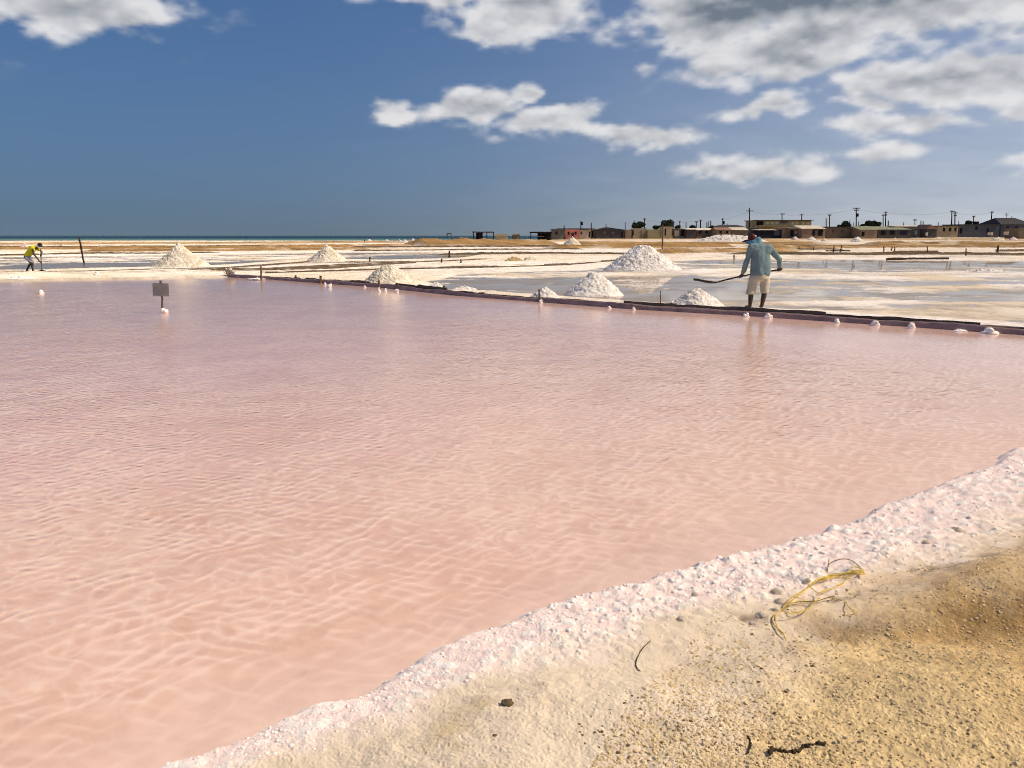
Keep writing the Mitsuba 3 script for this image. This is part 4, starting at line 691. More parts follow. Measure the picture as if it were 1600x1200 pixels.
# ---------------------------------------------------------------- the town
def wallmat(name, c, var=.22): diffuse(name, c, .95, .1, var, .8)
for nm, c in (('mat_wall_grey', (.23, .21, .19)), ('mat_wall_pink', (.62, .25, .20)), ('mat_wall_white', (.62, .57, .48)), ('mat_wall_dark', (.095, .085, .085)), ('mat_wall_beige', (.42, .34, .22)), ('mat_wall_olive', (.36, .31, .18)), ('mat_wall_brick', (.30, .22, .15)), ('mat_wall_brown', (.21, .165, .12)), ('mat_wall_slate', (.12, .125, .145)),
              ('mat_roof_dark', (.06, .06, .065)), ('mat_roof_pale', (.52, .47, .38)), ('mat_roof_green', (.22, .23, .16)), ('mat_roof_grey', (.19, .19, .20)), ('mat_roof_rust', (.30, .17, .13)), ('mat_opening', (.022, .02, .022)), ('mat_blue_dark', (.03, .033, .055)), ('mat_pane_cream', (.60, .55, .38)), ('mat_thatch', (.20, .15, .085))): wallmat(nm, c)
TY = 243.0
def house(x0, x1, yt, yb, wall, roof, label, y=TY, deep=7.0, kind='flat', openings=(), over=0.25, rise=0.9, cat='house', name='house', group=None):
    """A building whose front spans photograph pixels x0..x1, wall top yt, foot yb, at distance y; openings: (kind, x0, x1, y0, y1, material)."""
    key = thing(name, label, cat, group); a, b = at_depth(x0, yb, y), at_depth(x1, yt, y); w, h = b[0] - a[0], b[2] - a[2]; z0 = a[2] - .8; cx = (a[0] + b[0]) / 2; zt = b[2]
    put('wall', box(cx, y + deep / 2, z0, w, deep, zt - z0), wall, key)
    if kind == 'flat': put('roof', box(cx, y + deep / 2 - .15, zt + .003, w + 2 * over, deep + 2 * over + .3, .16), roof, key)
    elif kind == 'parapet': put('roof', box(cx, y + deep / 2, zt + .003, w - .3, deep - .3, .05), roof, key); put('parapet', box(cx, y + .11, zt + .003, w + .04, .2, .18), wall, key)
    else:
        hw, hd = w / 2 + over, deep / 2 + over; cy = y + deep / 2
        if kind == 'gable_front': P_ = [(-hw, -hd, 0), (hw, -hd, 0), (hw, hd, 0), (-hw, hd, 0), (-.15 * w, -hd, rise), (-.15 * w, hd, rise)]; f = [(0, 1, 4), (2, 3, 5), (0, 4, 5), (0, 5, 3), (1, 2, 5), (1, 5, 4), (0, 3, 2), (0, 2, 1)]
        elif kind == 'gable': P_ = [(-hw, -hd, 0), (hw, -hd, 0), (hw, hd, 0), (-hw, hd, 0), (-hw, 0, rise), (hw, 0, rise)]; f = [(0, 1, 5), (0, 5, 4), (2, 3, 4), (2, 4, 5), (0, 4, 3), (1, 2, 5), (0, 3, 2), (0, 2, 1)]
        elif kind == 'hip': P_ = [(-hw, -hd, 0), (hw, -hd, 0), (hw, hd, 0), (-hw, hd, 0), (-hw * .62, 0, rise), (hw * .62, 0, rise)]; f = [(0, 1, 5), (0, 5, 4), (2, 3, 4), (2, 4, 5), (0, 4, 3), (1, 2, 5), (0, 3, 2), (0, 2, 1)]
        else: P_ = [(-hw, -hd, 0), (hw, -hd, 0), (hw, hd, 0), (-hw, hd, 0), (-hw, hd, rise), (hw, hd, rise)]; f = [(0, 1, 5), (0, 5, 4), (2, 3, 4), (2, 4, 5), (0, 4, 3), (1, 2, 5), (0, 3, 2), (0, 2, 1)]
        m = trimesh.Trimesh(np.array(P_) + [cx, cy, zt + .003], f, process=False); m.fix_normals(); put('roof', m, roof, key)
    for (k_, ox0, ox1, oy0, oy1, mt) in openings:
        p, q = at_depth(ox0, oy1, y), at_depth(ox1, oy0, y); ww, hh = q[0] - p[0], q[2] - p[2]; c_ = (p[0] + q[0]) / 2
        o = put(k_, box(c_, y - .02, p[2], ww, .06, hh), mt, key)
        if k_ == 'window': put('sill', box(c_, y - .06, p[2] - .08, ww + .2, .16, .077), wall, o); 
        if k_ in ('door', 'window'): put('lintel', box(c_, y - .05, q[2] + .002, ww + .2, .1, .12), wall, o)
    return key
W, Dr, Op = 'window', 'door', 'opening'
# front row left to right
house(862, 886, 358.5, 372, 'mat_wall_grey', 'mat_roof_grey', 'grey block house left of the pink house', y=252, openings=((W, 868, 871, 362, 366, 'mat_opening'),))
house(874, 926, 357.6, 362, 'mat_wall_grey', 'mat_roof_dark', 'low building with a dark flat roof slab behind the pink house', y=262, over=.6)
house(884, 904.5, 359.5, 375, 'mat_wall_pink', 'mat_roof_rust', 'small pink house with dark windows behind the far cream salt cone', y=236, deep=6, kind='parapet', openings=((W, 887, 890, 362, 367, 'mat_opening'), (Dr, 893, 896.5, 363.5, 373, 'mat_opening'), (W, 898, 901, 362, 366.5, 'mat_opening')))
house(904.8, 923, 361, 372, 'mat_wall_white', 'mat_roof_pale', 'white low annex joined to the right of the pink house', y=238, deep=5, openings=((W, 907, 910, 362.7, 366, 'mat_opening'), (Op, 920, 922.5, 361.6, 371, 'mat_opening')))
house(924, 932, 358.5, 371, 'mat_wall_beige', 'mat_roof_pale', 'narrow beige hut between the white annex and the dark gabled house', y=246, openings=((Dr, 925, 927, 361, 370, 'mat_opening'),))
house(932.5, 976, 359, 371.5, 'mat_wall_dark', 'mat_roof_dark', 'dark grey gabled house, broad, right of the pink house', y=240, deep=9, kind='gable_front', rise=.75, openings=((W, 943, 947, 362, 366, 'mat_wall_brown'), (W, 956, 960, 362, 366, 'mat_wall_brown'), (Dr, 970, 974, 361.5, 371, 'mat_opening')))
house(977, 986, 360, 371, 'mat_wall_brick', 'mat_roof_grey', 'roofless grey-brown wall stub right of the dark gabled house', y=240, deep=4, kind='parapet')
house(989, 1011, 357.5, 371, 'mat_wall_beige', 'mat_roof_pale', 'ruined beige house with a dark doorway under the small tree', y=244, deep=6, kind='parapet', openings=((Op, 987.5, 990.5, 360, 368, 'mat_opening'), (Dr, 1001, 1003, 361, 370, 'mat_wall_brown')))
house(1012, 1035, 359.5, 370.5, 'mat_wall_olive', 'mat_roof_pale', 'long beige yard wall house left of the big dark round tree', y=242, kind='parapet', openings=((Dr, 1031, 1033.5, 358.5, 369, 'mat_wall_brown'),))
house(1036.5, 1051.5, 355, 369.5, 'mat_wall_beige', 'mat_roof_pale', 'tall beige block house under the big dark round tree', y=244, kind='parapet', openings=((Op, 1038.5, 1041, 357, 368, 'mat_opening'), (Op, 1050, 1051.3, 357, 368, 'mat_opening')))
house(1053, 1072, 358, 369, 'mat_wall_grey', 'mat_roof_grey', 'low grey house with a pale door right of the tall beige block', y=246, openings=((Dr, 1054, 1061, 360, 368.5, 'mat_wall_white'), (Op, 1063, 1070, 359.5, 369, 'mat_opening')))
house(1072.5, 1088, 358.5, 369, 'mat_wall_dark', 'mat_roof_pale', 'dark open-fronted house with a white roof edge left of the standing worker', y=244, kind='shed', rise=.5)
house(1088.5, 1118, 359.5, 368.5, 'mat_wall_brown', 'mat_roof_pale', 'long brown house with a reddish door left of the standing worker\'s head', y=248, kind='shed', rise=.7, openings=((Dr, 1109, 1112, 361, 368, 'mat_roof_rust'), (W, 1092, 1096, 361, 365, 'mat_opening'), (W, 1102, 1106, 361, 365, 'mat_opening')))
house(1119, 1142, 359, 369, 'mat_wall_brick', 'mat_roof_rust', 'brick house with a gently sloping reddish roof just left of the standing worker', y=242, kind='gable', rise=.7, openings=((W, 1124, 1128, 361, 365, 'mat_opening'), (W, 1134, 1138, 361, 365, 'mat_opening')))
house(1120, 1164, 354.5, 358, 'mat_wall_grey', 'mat_roof_dark', 'wide house with a dark low roof rising behind the brick house', y=268, kind='hip', rise=.7)
house(1143, 1168, 359.5, 370, 'mat_wall_brown', 'mat_roof_pale', 'house with a pale pitched roof directly behind the standing worker', y=246, kind='gable', rise=.9)
house(1169, 1186, 356, 368, 'mat_wall_grey', 'mat_roof_grey', 'grey house below the tall cross-armed pole', y=254)
house(1186, 1222, 359.5, 368.5, 'mat_blue_dark', 'mat_roof_pale', 'dark blue open shop front with a white strip roof right of the standing worker', y=246, kind='shed', rise=.25, openings=((Op, 1188, 1194, 361, 368, 'mat_opening'), (Op, 1196, 1208, 361, 368, 'mat_opening'), (Op, 1210, 1218, 361, 368, 'mat_wall_slate')))
key = house(1180.5, 1268, 344.5, 362, 'mat_wall_olive', 'mat_roof_dark', 'olive two-storey building with a black roof slab, the tallest in the town', y=272, deep=12, over=.5, cat='building', name='building',
    openings=[(W, a, a + 5.5, 346.8, 350.6, 'mat_pane_cream') for a in (1197, 1204, 1211)] + [(W, a, a + 4.6, 347.2, 351.2, 'mat_pane_cream') for a in (1236, 1243, 1253, 1260)] + [(Op, 1181.5, 1193, 345.5, 352, 'mat_opening'), (Op, 1218, 1231, 345.2, 349, 'mat_wall_slate')])
put('balcony', box(at_depth(1206, 352, 271)[0], 270.6, at_depth(1206, 353.5, 271)[2], 9.5, 2.2, .25), 'mat_wall_olive', key)
house(1222.5, 1233, 356, 368.5, 'mat_wall_brick', 'mat_roof_pale', 'narrow pinkish-brown house between the blue shop front and the awning', y=245, openings=((Dr, 1227, 1229.5, 360, 368, 'mat_wall_brown'),))
house(1233.5, 1252.5, 357, 369.5, 'mat_wall_brown', 'mat_roof_pale', 'brown house with dark porch openings under a white roof edge', y=244, openings=((Op, 1234.5, 1240, 359, 369, 'mat_opening'), (W, 1242, 1245, 361, 365, 'mat_wall_white'), (Op, 1246.5, 1251.5, 359, 369, 'mat_roof_rust')))
house(1253, 1290, 357.5, 370.5, 'mat_wall_brick', 'mat_roof_pale', 'brick house with a wide white sloping awning roof and a dark opening', y=240, kind='shed', rise=1.1, openings=((Op, 1269, 1286, 358.5, 368.5, 'mat_opening'), (Dr, 1273, 1278, 361, 368.5, 'mat_wall_brown')))
house(1290.5, 1343, 355, 369.5, 'mat_wall_brown', 'mat_roof_dark', 'long low brown house with a dark roof right of the awning house', y=246, openings=((Dr, 1327, 1328.7, 359, 369, 'mat_opening'), (W, 1300, 1304, 359, 363, 'mat_wall_dark'), (W, 1314, 1318, 359, 363, 'mat_wall_dark')))
house(1344, 1371, 359, 370, 'mat_wall_brick', 'mat_roof_green', 'brick house with a mossy green sloping roof', y=240, kind='shed', rise=1.2, openings=((Op, 1346, 1351, 362, 369, 'mat_opening'),))
house(1352, 1391, 356.5, 362, 'mat_wall_olive', 'mat_roof_green', 'green-roofed low house behind the mossy roof under the right dark tree', y=256, kind='gable', rise=.6)
house(1372, 1425, 358.6, 368, 'mat_wall_dark', 'mat_roof_green', 'long dark shed with a greenish roof right of the mossy roof', y=245, kind='shed', rise=.7, openings=((Op, 1376, 1384, 360.5, 367, 'mat_opening'), (Op, 1390, 1398, 360.5, 367, 'mat_opening'), (Op, 1406, 1418, 360.5, 367, 'mat_blue_dark')))
house(1402, 1462, 353.8, 358, 'mat_wall_grey', 'mat_roof_pale', 'long house with a pale thin roof behind the dark shed', y=262, kind='shed', rise=.4)
house(1425.5, 1447, 358, 367.5, 'mat_wall_grey', 'mat_roof_grey', 'small grey house between the long dark shed and the gabled porch', y=247, openings=((Op, 1430, 1433, 360, 367, 'mat_wall_white'),))
house(1447.5, 1463, 358, 367.5, 'mat_wall_dark', 'mat_roof_rust', 'dark porch house with a slanting rusty roof', y=243, kind='gable_front', rise=1.4)
house(1463.5, 1497.5, 353.5, 366.5, 'mat_wall_beige', 'mat_roof_dark', 'beige house with three dark windows', y=246, openings=[(W, a, a + 4, 356, 361.5, 'mat_opening') for a in (1473, 1482.5, 1491)])
house(1498, 1562, 351.2, 366.5, 'mat_wall_slate', 'mat_roof_dark', 'long slate-grey block house with one dark window and a water tank', y=250, deep=10, openings=((W, 1523.5, 1528, 354, 359, 'mat_opening'), (Op, 1499, 1504, 356, 365, 'mat_opening'), (Dr, 1541, 1545, 357, 366, 'mat_opening')))
tk_ = at_depth(1525, 350.3, 252); single('water_tank', trimesh.creation.cylinder(.85, 1.0, sections=20).apply_translation(tk_ + [0, 0, .35]), 'mat_opening', 'black water tank on the roof of the slate-grey house', 'water tank', smooth=40)
house(1563, 1610, 350.5, 367, 'mat_wall_slate', 'mat_roof_dark', 'large slate house with a dark hipped roof at the right edge', y=254, deep=12, kind='hip', rise=2.1, over=.7, openings=((W, 1572, 1576, 354, 359, 'mat_opening'), (W, 1586, 1590, 354, 359, 'mat_opening')))
house(1592, 1625, 357, 370, 'mat_wall_brick', 'mat_roof_grey', 'pinkish house cut by the right edge in front of the hipped roof house', y=240)
# white-washed odds and ends in front of the right houses
for i, (px, py, w, h, l) in enumerate(((1448, 366, 3, 4, 'white door panel leaning in the dark porch house'), (1545, 366, 3, 4.5, 'left white sheet hanging before the long slate house'), (1549.5, 366, 2.6, 4.5, 'right white sheet hanging before the long slate house'), (1572, 365.5, 7, 5, 'white tarpaulin heap before the hipped roof house'))):
    b = at_depth(px, py, 238); s_ = 238 / F; m = trimesh.creation.box((w * s_, .3, h * s_)).subdivide().subdivide(); v = np.array(m.vertices); v += (meshkit.noise(v * 1.5 + i * 9, 3) - .5)[:, None] * .3
    single('white_sheet', trimesh.Trimesh(v + b + [0, 0, h * s_ / 2 - .3], m.faces, process=False), 'mat_wall_white', l, 'sheet', smooth=40)
# shelters, huts and boats by the beach
def shelter(x0, x1, yt, yb, y, mat, label, posts=4, solid=None, name='shelter'):
    key = thing(name, label, 'shelter'); a, b = at_depth(x0, yb, y), at_depth(x1, yt, y); w = b[0] - a[0]; dp = min(5, w)
    m = box((a[0] + b[0]) / 2, y + dp / 2, b[2] - .25, w * 1.06, dp * 1.1, .25).subdivide().subdivide(); v = np.array(m.vertices); v[:, 2] += (meshkit.noise(v * 1.3, 5) - .5) * .35
    put('roof', trimesh.Trimesh(v, m.faces, process=False), mat, key)
    for i in range(posts):
        for dy in (0.1, dp - .1):
            x = a[0] + w * (i + .02) / (posts - 1 + .04); put('post', tube([[x, y + dy, a[2] - .6], [x + R.uniform(-.1, .1), y + dy, b[2] - .2]], .085, 6), 'mat_dark_post', key)
    if solid: put('wall', box(a[0] + w * (solid[0] + solid[1]) / 2, y + dp - .4, a[2] - .6, w * (solid[1] - solid[0]), .3, b[2] - a[2] + .3), solid[2], key)
    return key
shelter(739, 771, 362, 373, 236, 'mat_dark_post', 'open brushwood shelter on thin posts by the beach', 4, (.12, .45, 'mat_opening'))
shelter(829, 862, 362.5, 372, 240, 'mat_opening', 'dark open shelter with black walls left of the grey block house', 3, (.35, 1, 'mat_opening'))
shelter(698, 705, 364.5, 370, 262, 'mat_dark_post', 'tiny dark hut roof on posts against the sea', 2)
shelter(801, 812, 366, 373.5, 238, 'mat_wall_brown', 'small dark brown hut left of the dark open shelter', 2, (0, 1, 'mat_wall_brown'))
house(774, 793, 368.8, 374, 'mat_wall_beige', 'mat_thatch', 'low sand-coloured hut with a thatched roof between the shelters', y=236, deep=4, kind='gable', rise=.5, openings=((W, 790, 792, 370, 372.5, 'mat_wall_white'),), name='hut', cat='hut')
def boat(px, py, wpx, label, mat, y, rz=0.1):
    L = wpx * y / F; n, k_ = 15, 9; g = np.linspace(-1, 1, n); v = []
    for t in g:
        wd = .32 * L * .5 * (1 - abs(t) ** 2.2) + .02; dp = .11 * L * (1 - .3 * t * t); sh = .05 * L * t * t
        v += [[t * L / 2, wd * math.sin(a), sh + dp * (1 - math.cos(a))] for a in np.linspace(-math.pi / 2, math.pi / 2, k_)]
    f = [x for i in range(n - 1) for j in range(k_ - 1) for x in ([i * k_ + j, i * k_ + j + 1, (i + 1) * k_ + j + 1], [i * k_ + j, (i + 1) * k_ + j + 1, (i + 1) * k_ + j])]
    m = trimesh.Trimesh(np.array(v), f, process=False); key = thing('boat', label, 'boat'); b = at_depth(px, py, y); Mb = frame(b, 1, rz)
    put('hull', place(m, Mb), mat, key, smooth=True); rail = np.array([v[i * k_] for i in range(n)]); rail2 = np.array([v[i * k_ + k_ - 1] for i in range(n)])
    for q in (rail, rail2): put('rail', place(tube(q, .06, 6), Mb), 'mat_dark_post', key)
    for t in (.3, 0, -.35): put('thwart', place(trimesh.creation.box((.25, .2 * L, .05)).apply_translation([t * L / 2, 0, .09 * L]), Mb), 'mat_post', key)
boat(727, 372.5, 16, 'white boat hull drawn up on the beach left of the brushwood shelter', 'mat_white_cloth', 240)
boat(720, 373.5, 12, 'dark boat drawn up on the beach beside the white hull', 'mat_wall_dark', 238, -.2)
boat(845, 370.3, 10, 'white boat stored under the dark open shelter', 'mat_white_cloth', 243, .1)

# ---------------------------------------------------------------- power poles
def power_pole(px, yt, wpx, label, arms=(), y=275.0, trafo=None, lean=0.0, group=None, name='power_pole', yb=366):
    b = at_depth(px, yb, y); t = at_depth(px + lean, yt, y); r = wpx * .5 * y / F; L = t[2] - b[2]; u = (t - b) / L
    key = thing(name, label, 'power pole', group)
    put('pole', tube([b - [0, 0, 1], b + u * L * .5, t], [r * 1.15, r, r * .85], 8), 'mat_dark_post', key, smooth=50)
    for (dy, half) in arms:
        c_ = t - u * dy * y / F; w = half * y / F; put('crossarm', trimesh.creation.box((2 * w, .16, .17)).apply_translation(c_ + [0, -.15, 0]), 'mat_dark_post', key)
        for q in (-.9, -.35, .35, .9): put('insulator', trimesh.creation.cylinder(.09, .3, sections=8).apply_translation(c_ + [w * q, -.15, .235]), 'mat_wall_grey', key)
    if trafo: put('transformer', trimesh.creation.cylinder(.42, 1.1, sections=14).apply_translation(b + u * L * trafo + [.3, -.2, 0]), 'mat_opening', key, smooth=40)
    return key
power_pole(1171, 324.5, 1.7, 'tall power pole with one wide crossarm behind the head of the standing worker', ((5, 4.5),))
power_pole(1222, 333.5, 1.5, 'power pole with a crossarm rising behind the left half of the two-storey building', ((1, 3.6),), y=290)
power_pole(1252.5, 335, 1.7, 'power pole with a crossarm rising behind the right half of the two-storey building', ((0.8, 3.0),), y=290)
power_pole(1338, 324.5, 1.7, 'tall double-armed power pole with a transformer right of the two-storey building', ((1.5, 5), (4.5, 3.6)), trafo=.72)
power_pole(1296, 335.5, 1.6, 'power pole with a short crossarm between the two-storey building and the transformer pole', ((0.8, 2.6),))
power_pole(1291, 341, 1.6, 'bare short pole just left of the pole with the short crossarm', y=280)
power_pole(1380, 335.5, 1.5, 'shorter crossarmed power pole of the pair above the green roofs', ((1, 2.4),))
power_pole(1383.5, 331, 1.6, 'taller power pole of the pair above the green roofs', ((1.5, 2.2), (5, 1.8)), lean=.3)
power_pole(1486.5, 329.5, 1.8, 'left power pole of the close pair on the right, arm to the left', ((1.2, 3.2),), y=262, lean=.8)
power_pole(1491.5, 330, 1.8, 'right power pole of the close pair on the right, with two arms', ((3, 3.0), (7, 2)), y=266, lean=.8)
power_pole(1548, 331.5, 1.6, 'leaning power pole with a small top arm above the long slate house', ((.6, 2),), lean=1.6, y=256)
power_pole(1429.5, 342, 1.2, 'thin crossarmed pole above the long dark shed', ((2, 3),), y=300)
power_pole(1439, 344.5, 1.5, 'left short bare pole of two above the small grey house', y=285)
power_pole(1442.5, 345.5, 1.6, 'right short bare pole of two above the small grey house', y=285)
power_pole(1521, 338, 1.4, 'thin pole with a side arm standing on the slate-grey roof line', ((1, 2),), y=262)
power_pole(1007, 341, 1.7, 'dark power pole just right of the small tree', ((1.5, 1.6),))
power_pole(991, 344.5, 1.5, 'dark short pole just left of the small tree')
power_pole(907.5, 345.5, 1.6, 'short dark pole with a box above the pink house', trafo=.82)
power_pole(924, 348, 1.7, 'dark pole standing right of the pink house in front of the roofs', y=236, yb=371)
power_pole(881.5, 352.5, 1.6, 'dark pole in front of the grey block house', y=236, yb=372)
power_pole(1129, 341, 1.4, 'pole with a dark transformer left of the standing worker', trafo=.72, arms=((2, 1.2),))
power_pole(1094.5, 344, 1.8, 'thick dark pole in the cluster above the brown house', ((1, 1.5),))
power_pole(1088, 346, 1.6, 'shorter pole left of the thick dark pole above the brown house', ((1, 2),))
power_pole(1062, 346, 1.3, 'thin pole just right of the big dark round tree', ((1, 1.2),))
for px, yt, l in ((1072, 347, 'right of the big dark round tree, second thin one'), (1106.5, 345.5, 'left of the close pair above the long brown house'), (1110.5, 345, 'right of the close pair above the long brown house'), (1104, 348, 'shortest, just left of the close pair above the long brown house'), (1136, 349, 'just right of the pole with a dark transformer'),
        (1166, 346, 'close left of the tall pole behind the standing worker'), (977, 347, 'left of the small tree, above the dark gabled house'), (947, 350, 'faint, above the ridge of the dark gabled house'), (1328, 344, 'between the transformer pole and the dark tree left of it'), (1334, 347, 'short and thin, close left of the transformer pole'), (1341.5, 346, 'close right of the transformer pole'),
        (1388, 344.5, 'right of the crossarmed pair above the green roofs'), (1412, 347, 'above the middle of the long dark shed'), (1466, 347, 'above the left end of the beige house with dark windows'), (1498, 345, 'low, right of the close pair on the right'), (1581, 338, 'above the hipped roof at the right edge')):
    power_pole(px, yt, 1.2 if px not in (1106.5, 1110.5, 1166, 1388) else 1.7, 'bare skyline pole ' + l, y=300, group='bare poles of the distant skyline', arms=())
for (xa, ya), (xb, yb_), dist, l in (((1171, 329.5), (1222, 334.6), 282, 'power line between the tall pole and the left pole behind the two-storey building'), ((1222, 334.6), (1252.5, 336), 290, 'power line over the two-storey building'), ((1252.5, 336), (1338, 326), 283, 'power line from the two-storey building to the transformer pole'),
        ((1338, 326), (1383.5, 332.5), 275, 'power line from the transformer pole to the pair above the green roofs'), ((1383.5, 332.5), (1486.5, 331), 270, 'long power line above the long dark shed'), ((1491.5, 333), (1548, 333), 262, 'power line above the long slate house'), ((1129, 343), (1171, 330), 276, 'power line left of the tall pole behind the standing worker'), ((1007, 343), (1094.5, 345), 276, 'faint power line above the big dark round tree')):
    pa, pb_ = at_depth(xa, ya, dist), at_depth(xb, yb_, dist); tt = np.linspace(0, 1, 14); q = pa + (pb_ - pa) * tt[:, None] - np.array([0, 0, 1.0]) * (4 * tt * (1 - tt) * .035 * np.linalg.norm(pb_ - pa))[:, None]
    single('power_line', tube(q, .022, 5), 'mat_wall_dark', l, 'wire')
key = thing('antenna', 'roof antenna mast above the hipped roof house', 'antenna'); b = at_depth(1572, 343, 258)
put('mast', tube([b - [0, 0, .5], b + [0, 0, 2.0]], .07, 6), 'mat_dark_post', key)
for q in (1.2, 1.6, 1.9): put('rod', tube([b + [-.6, 0, q], b + [.6, 0, q]], .04, 5), 'mat_dark_post', key)

# ---------------------------------------------------------------- trees in the town
def leafmat(name, c): scene[name] = {'type': 'twosided', 'bsdf': {'type': 'principled', 'roughness': .8, 'specular': .2, 'base_color': proc(lambda p, n, uv: mi.Color3f(c) * (.5 + 1.0 * fbm(p.x * 1.5, p.y * 1.5, p.z * 1.5, 3)))}}
leafmat('mat_leaf', (.035, .05, .024))
def tree(px, yt, yb, wpx, label, y=262.0, flat=.6, seed=0):
    key = thing('tree', label, 'tree'); rg = np.random.default_rng(seed + int(px)); b, t = at_depth(px, yb, y), at_depth(px, yt, y); w = wpx * y / F / 2; h = t[2] - b[2]
    z0 = b[2] - 3.0; mid = b + [0, 0, h * .25]
    put('trunk', tube(spline([[b[0] - .2, y, z0], [b[0], y, b[2] - 1], mid], 7), np.linspace(.28, .16, 7), 8), 'mat_dark_post', key, smooth=50)
    lm = [tube(spline([b - [0, 0, 1.0], (b + e) / 2 - [0, 0, .2], e], 6), np.linspace(.12, .03, 6), 5) for e in [b + [w * .75 * math.cos(a), w * .6 * math.sin(a), h * rg.uniform(.4, .85)] for a in rg.uniform(0, 6.28, 9)]]
    for l_ in lm: put('limb', l_, 'mat_dark_post', key)
    cl = []; cc = [(b + [w * rg.uniform(-.8, .8), w * rg.uniform(-.7, .7), h * rg.uniform(.1, .85)], rg.uniform(.25, .45) * w) for _ in range(26)]
    cc = [(c_, r_) for c_, r_ in cc if ((c_[0] - b[0]) / w) ** 2 + ((c_[2] - b[2]) / (h * 1.0)) ** 2 < 1.0] + [(b + [0, 0, h * .5], .5 * w)]
    n = 2600; who = rg.integers(0, len(cc), n); dirs = rg.normal(size=(n, 3)); dirs /= np.linalg.norm(dirs, axis=1, keepdims=True)
    pos = np.array([cc[i][0] for i in who]) + dirs * (np.array([cc[i][1] for i in who]) * rg.uniform(.5, 1.05, n) ** .5)[:, None] * [1, 1, .75]
    pos = pos[pos[:, 2] > b[2] - .3]; n = len(pos); a = rg.normal(size=(n, 3)); a /= np.linalg.norm(a, axis=1, keepdims=True); c2 = np.cross(a, rg.normal(size=(n, 3))); c2 /= np.linalg.norm(c2, axis=1, keepdims=True); s_ = rg.uniform(.14, .3, n)[:, None]
    v = np.stack([pos - a * s_, pos + c2 * s_ * .6, pos + a * s_, pos - c2 * s_ * .6], 1).reshape(-1, 3); q = np.arange(n)[:, None] * 4
    put('crown', trimesh.Trimesh(v, np.vstack([q + [0, 1, 2], q + [0, 2, 3]]), process=False), 'mat_leaf', key)
tree(1043, 344.5, 355.5, 23, 'big dark round tree above the tall beige block house')
tree(997.5, 347, 356.5, 18, 'small green-black tree between two poles above the ruined beige house')
tree(1024.5, 352.5, 357, 11, 'low bush-like tree left of the big dark round tree')
tree(1058.5, 352.5, 356, 8, 'little dark tree right of the big dark round tree')
tree(1082, 352.5, 358, 9, 'little dark tree behind the white-edged roof left of the standing worker')
tree(1112, 353, 357, 7, 'tiny tree behind the long brown house')
tree(1321, 346, 355, 13, 'dark tree just left of the transformer pole', seed=3)
tree(1313, 352, 355.5, 9, 'low dark shrub-tree at the left foot of the tree by the transformer pole')
tree(1364, 345.5, 355.5, 21, 'broad dark tree above the green-roofed house', seed=5)
tree(1348, 350.5, 355.5, 9, 'small dark tree left of the broad tree above the green roofs')
tree(1513.5, 345, 351.5, 9, 'ragged small tree on the slate-grey roof line', seed=2)

# ---------------------------------------------------------------- foreground: rope, debris, crumbs, salt
def bank_pt(px, py, lift=0.0):
    z = 0.1
    for _ in range(6): p = at(px, py, z); z = float(bank(np.array([p[0]]), np.array([p[1]]))[0][0])
    return at(px, py, z + lift)
def strand(pts, lifts, n=40): 
    return spline([bank_pt(x, y, l) for (x, y), l in zip(pts, lifts)], n)
key = thing('rope', 'loose tangle of yellow plastic rope on the edge of the salt crust', 'rope')
Z = lambda x, y: (1150 + x * .1875, 840 + y * .1875)        # from an enlargement of the photograph
def zs(l): return [Z(*q) for q in l]
ST = [([(410, 840), (385, 790), (320, 730), (312, 650), (390, 590), (440, 520), (510, 470), (590, 420), (660, 370), (760, 325), (860, 310), (980, 285), (1050, 265)], .01, .007),
      ([(400, 600), (470, 520), (550, 455), (640, 385), (700, 350), (830, 300), (940, 290), (1045, 275), (1030, 300), (950, 300), (860, 320), (750, 350), (690, 370)], .014, .006),
      ([(430, 560), (520, 480), (600, 415), (690, 340), (800, 315), (900, 300), (1000, 270), (1050, 285), (1000, 300)], .02, .006),
      ([(960, 295), (920, 350), (850, 395), (780, 420), (700, 460), (760, 440), (880, 385)], .008, .005),
      ([(385, 600), (430, 625), (500, 630), (570, 615), (630, 570), (670, 520), (690, 470), (640, 430), (600, 390), (580, 350)], .03, .005),
      ([(400, 580), (470, 545), (560, 530), (650, 535), (720, 515), (780, 500), (860, 515), (920, 545), (950, 590), (990, 632), (960, 640)], .012, .005),
      ([(480, 500), (530, 505), (580, 530), (605, 570), (580, 600), (520, 620), (450, 600)], .02, .005),
      ([(310, 650), (330, 690), (350, 760), (390, 800)], .008, .005), ([(700, 350), (790, 330), (870, 330), (960, 310)], .02, .006), ([(640, 390), (700, 345), (780, 330)], .024, .006), ([(930, 300), (1010, 290), (1052, 262), (1030, 252), (980, 280)], .02, .006)]
for pts, lf, r in ST:
    q = zs(pts); put('strand', tube(strand(q, [lf + .008 * math.sin(i * 1.7) for i in range(len(q))], 46), r * .38, 6), 'mat_rope', key, smooth=True)
for pts, lf in (([(790, 280), (770, 230), (820, 195), (890, 178), (960, 190), (1010, 225), (1040, 258)], [.0, .02, .05, .06, .05, .03, .015]), ([(430, 580), (540, 535), (650, 530), (740, 508), (820, 490), (800, 510)], [.02] * 6), ([(760, 290), (765, 250), (775, 180)], [.0, .01, .02])):
    put('strand', tube(strand(zs(pts), lf, 40), .0022, 6), 'mat_rope_dark', key, smooth=True); labels[[k_ for k_ in scene if k_.startswith(key + '__strand')][-1]] = {'label': 'darker brown strand springing out of the yellow tangle'}
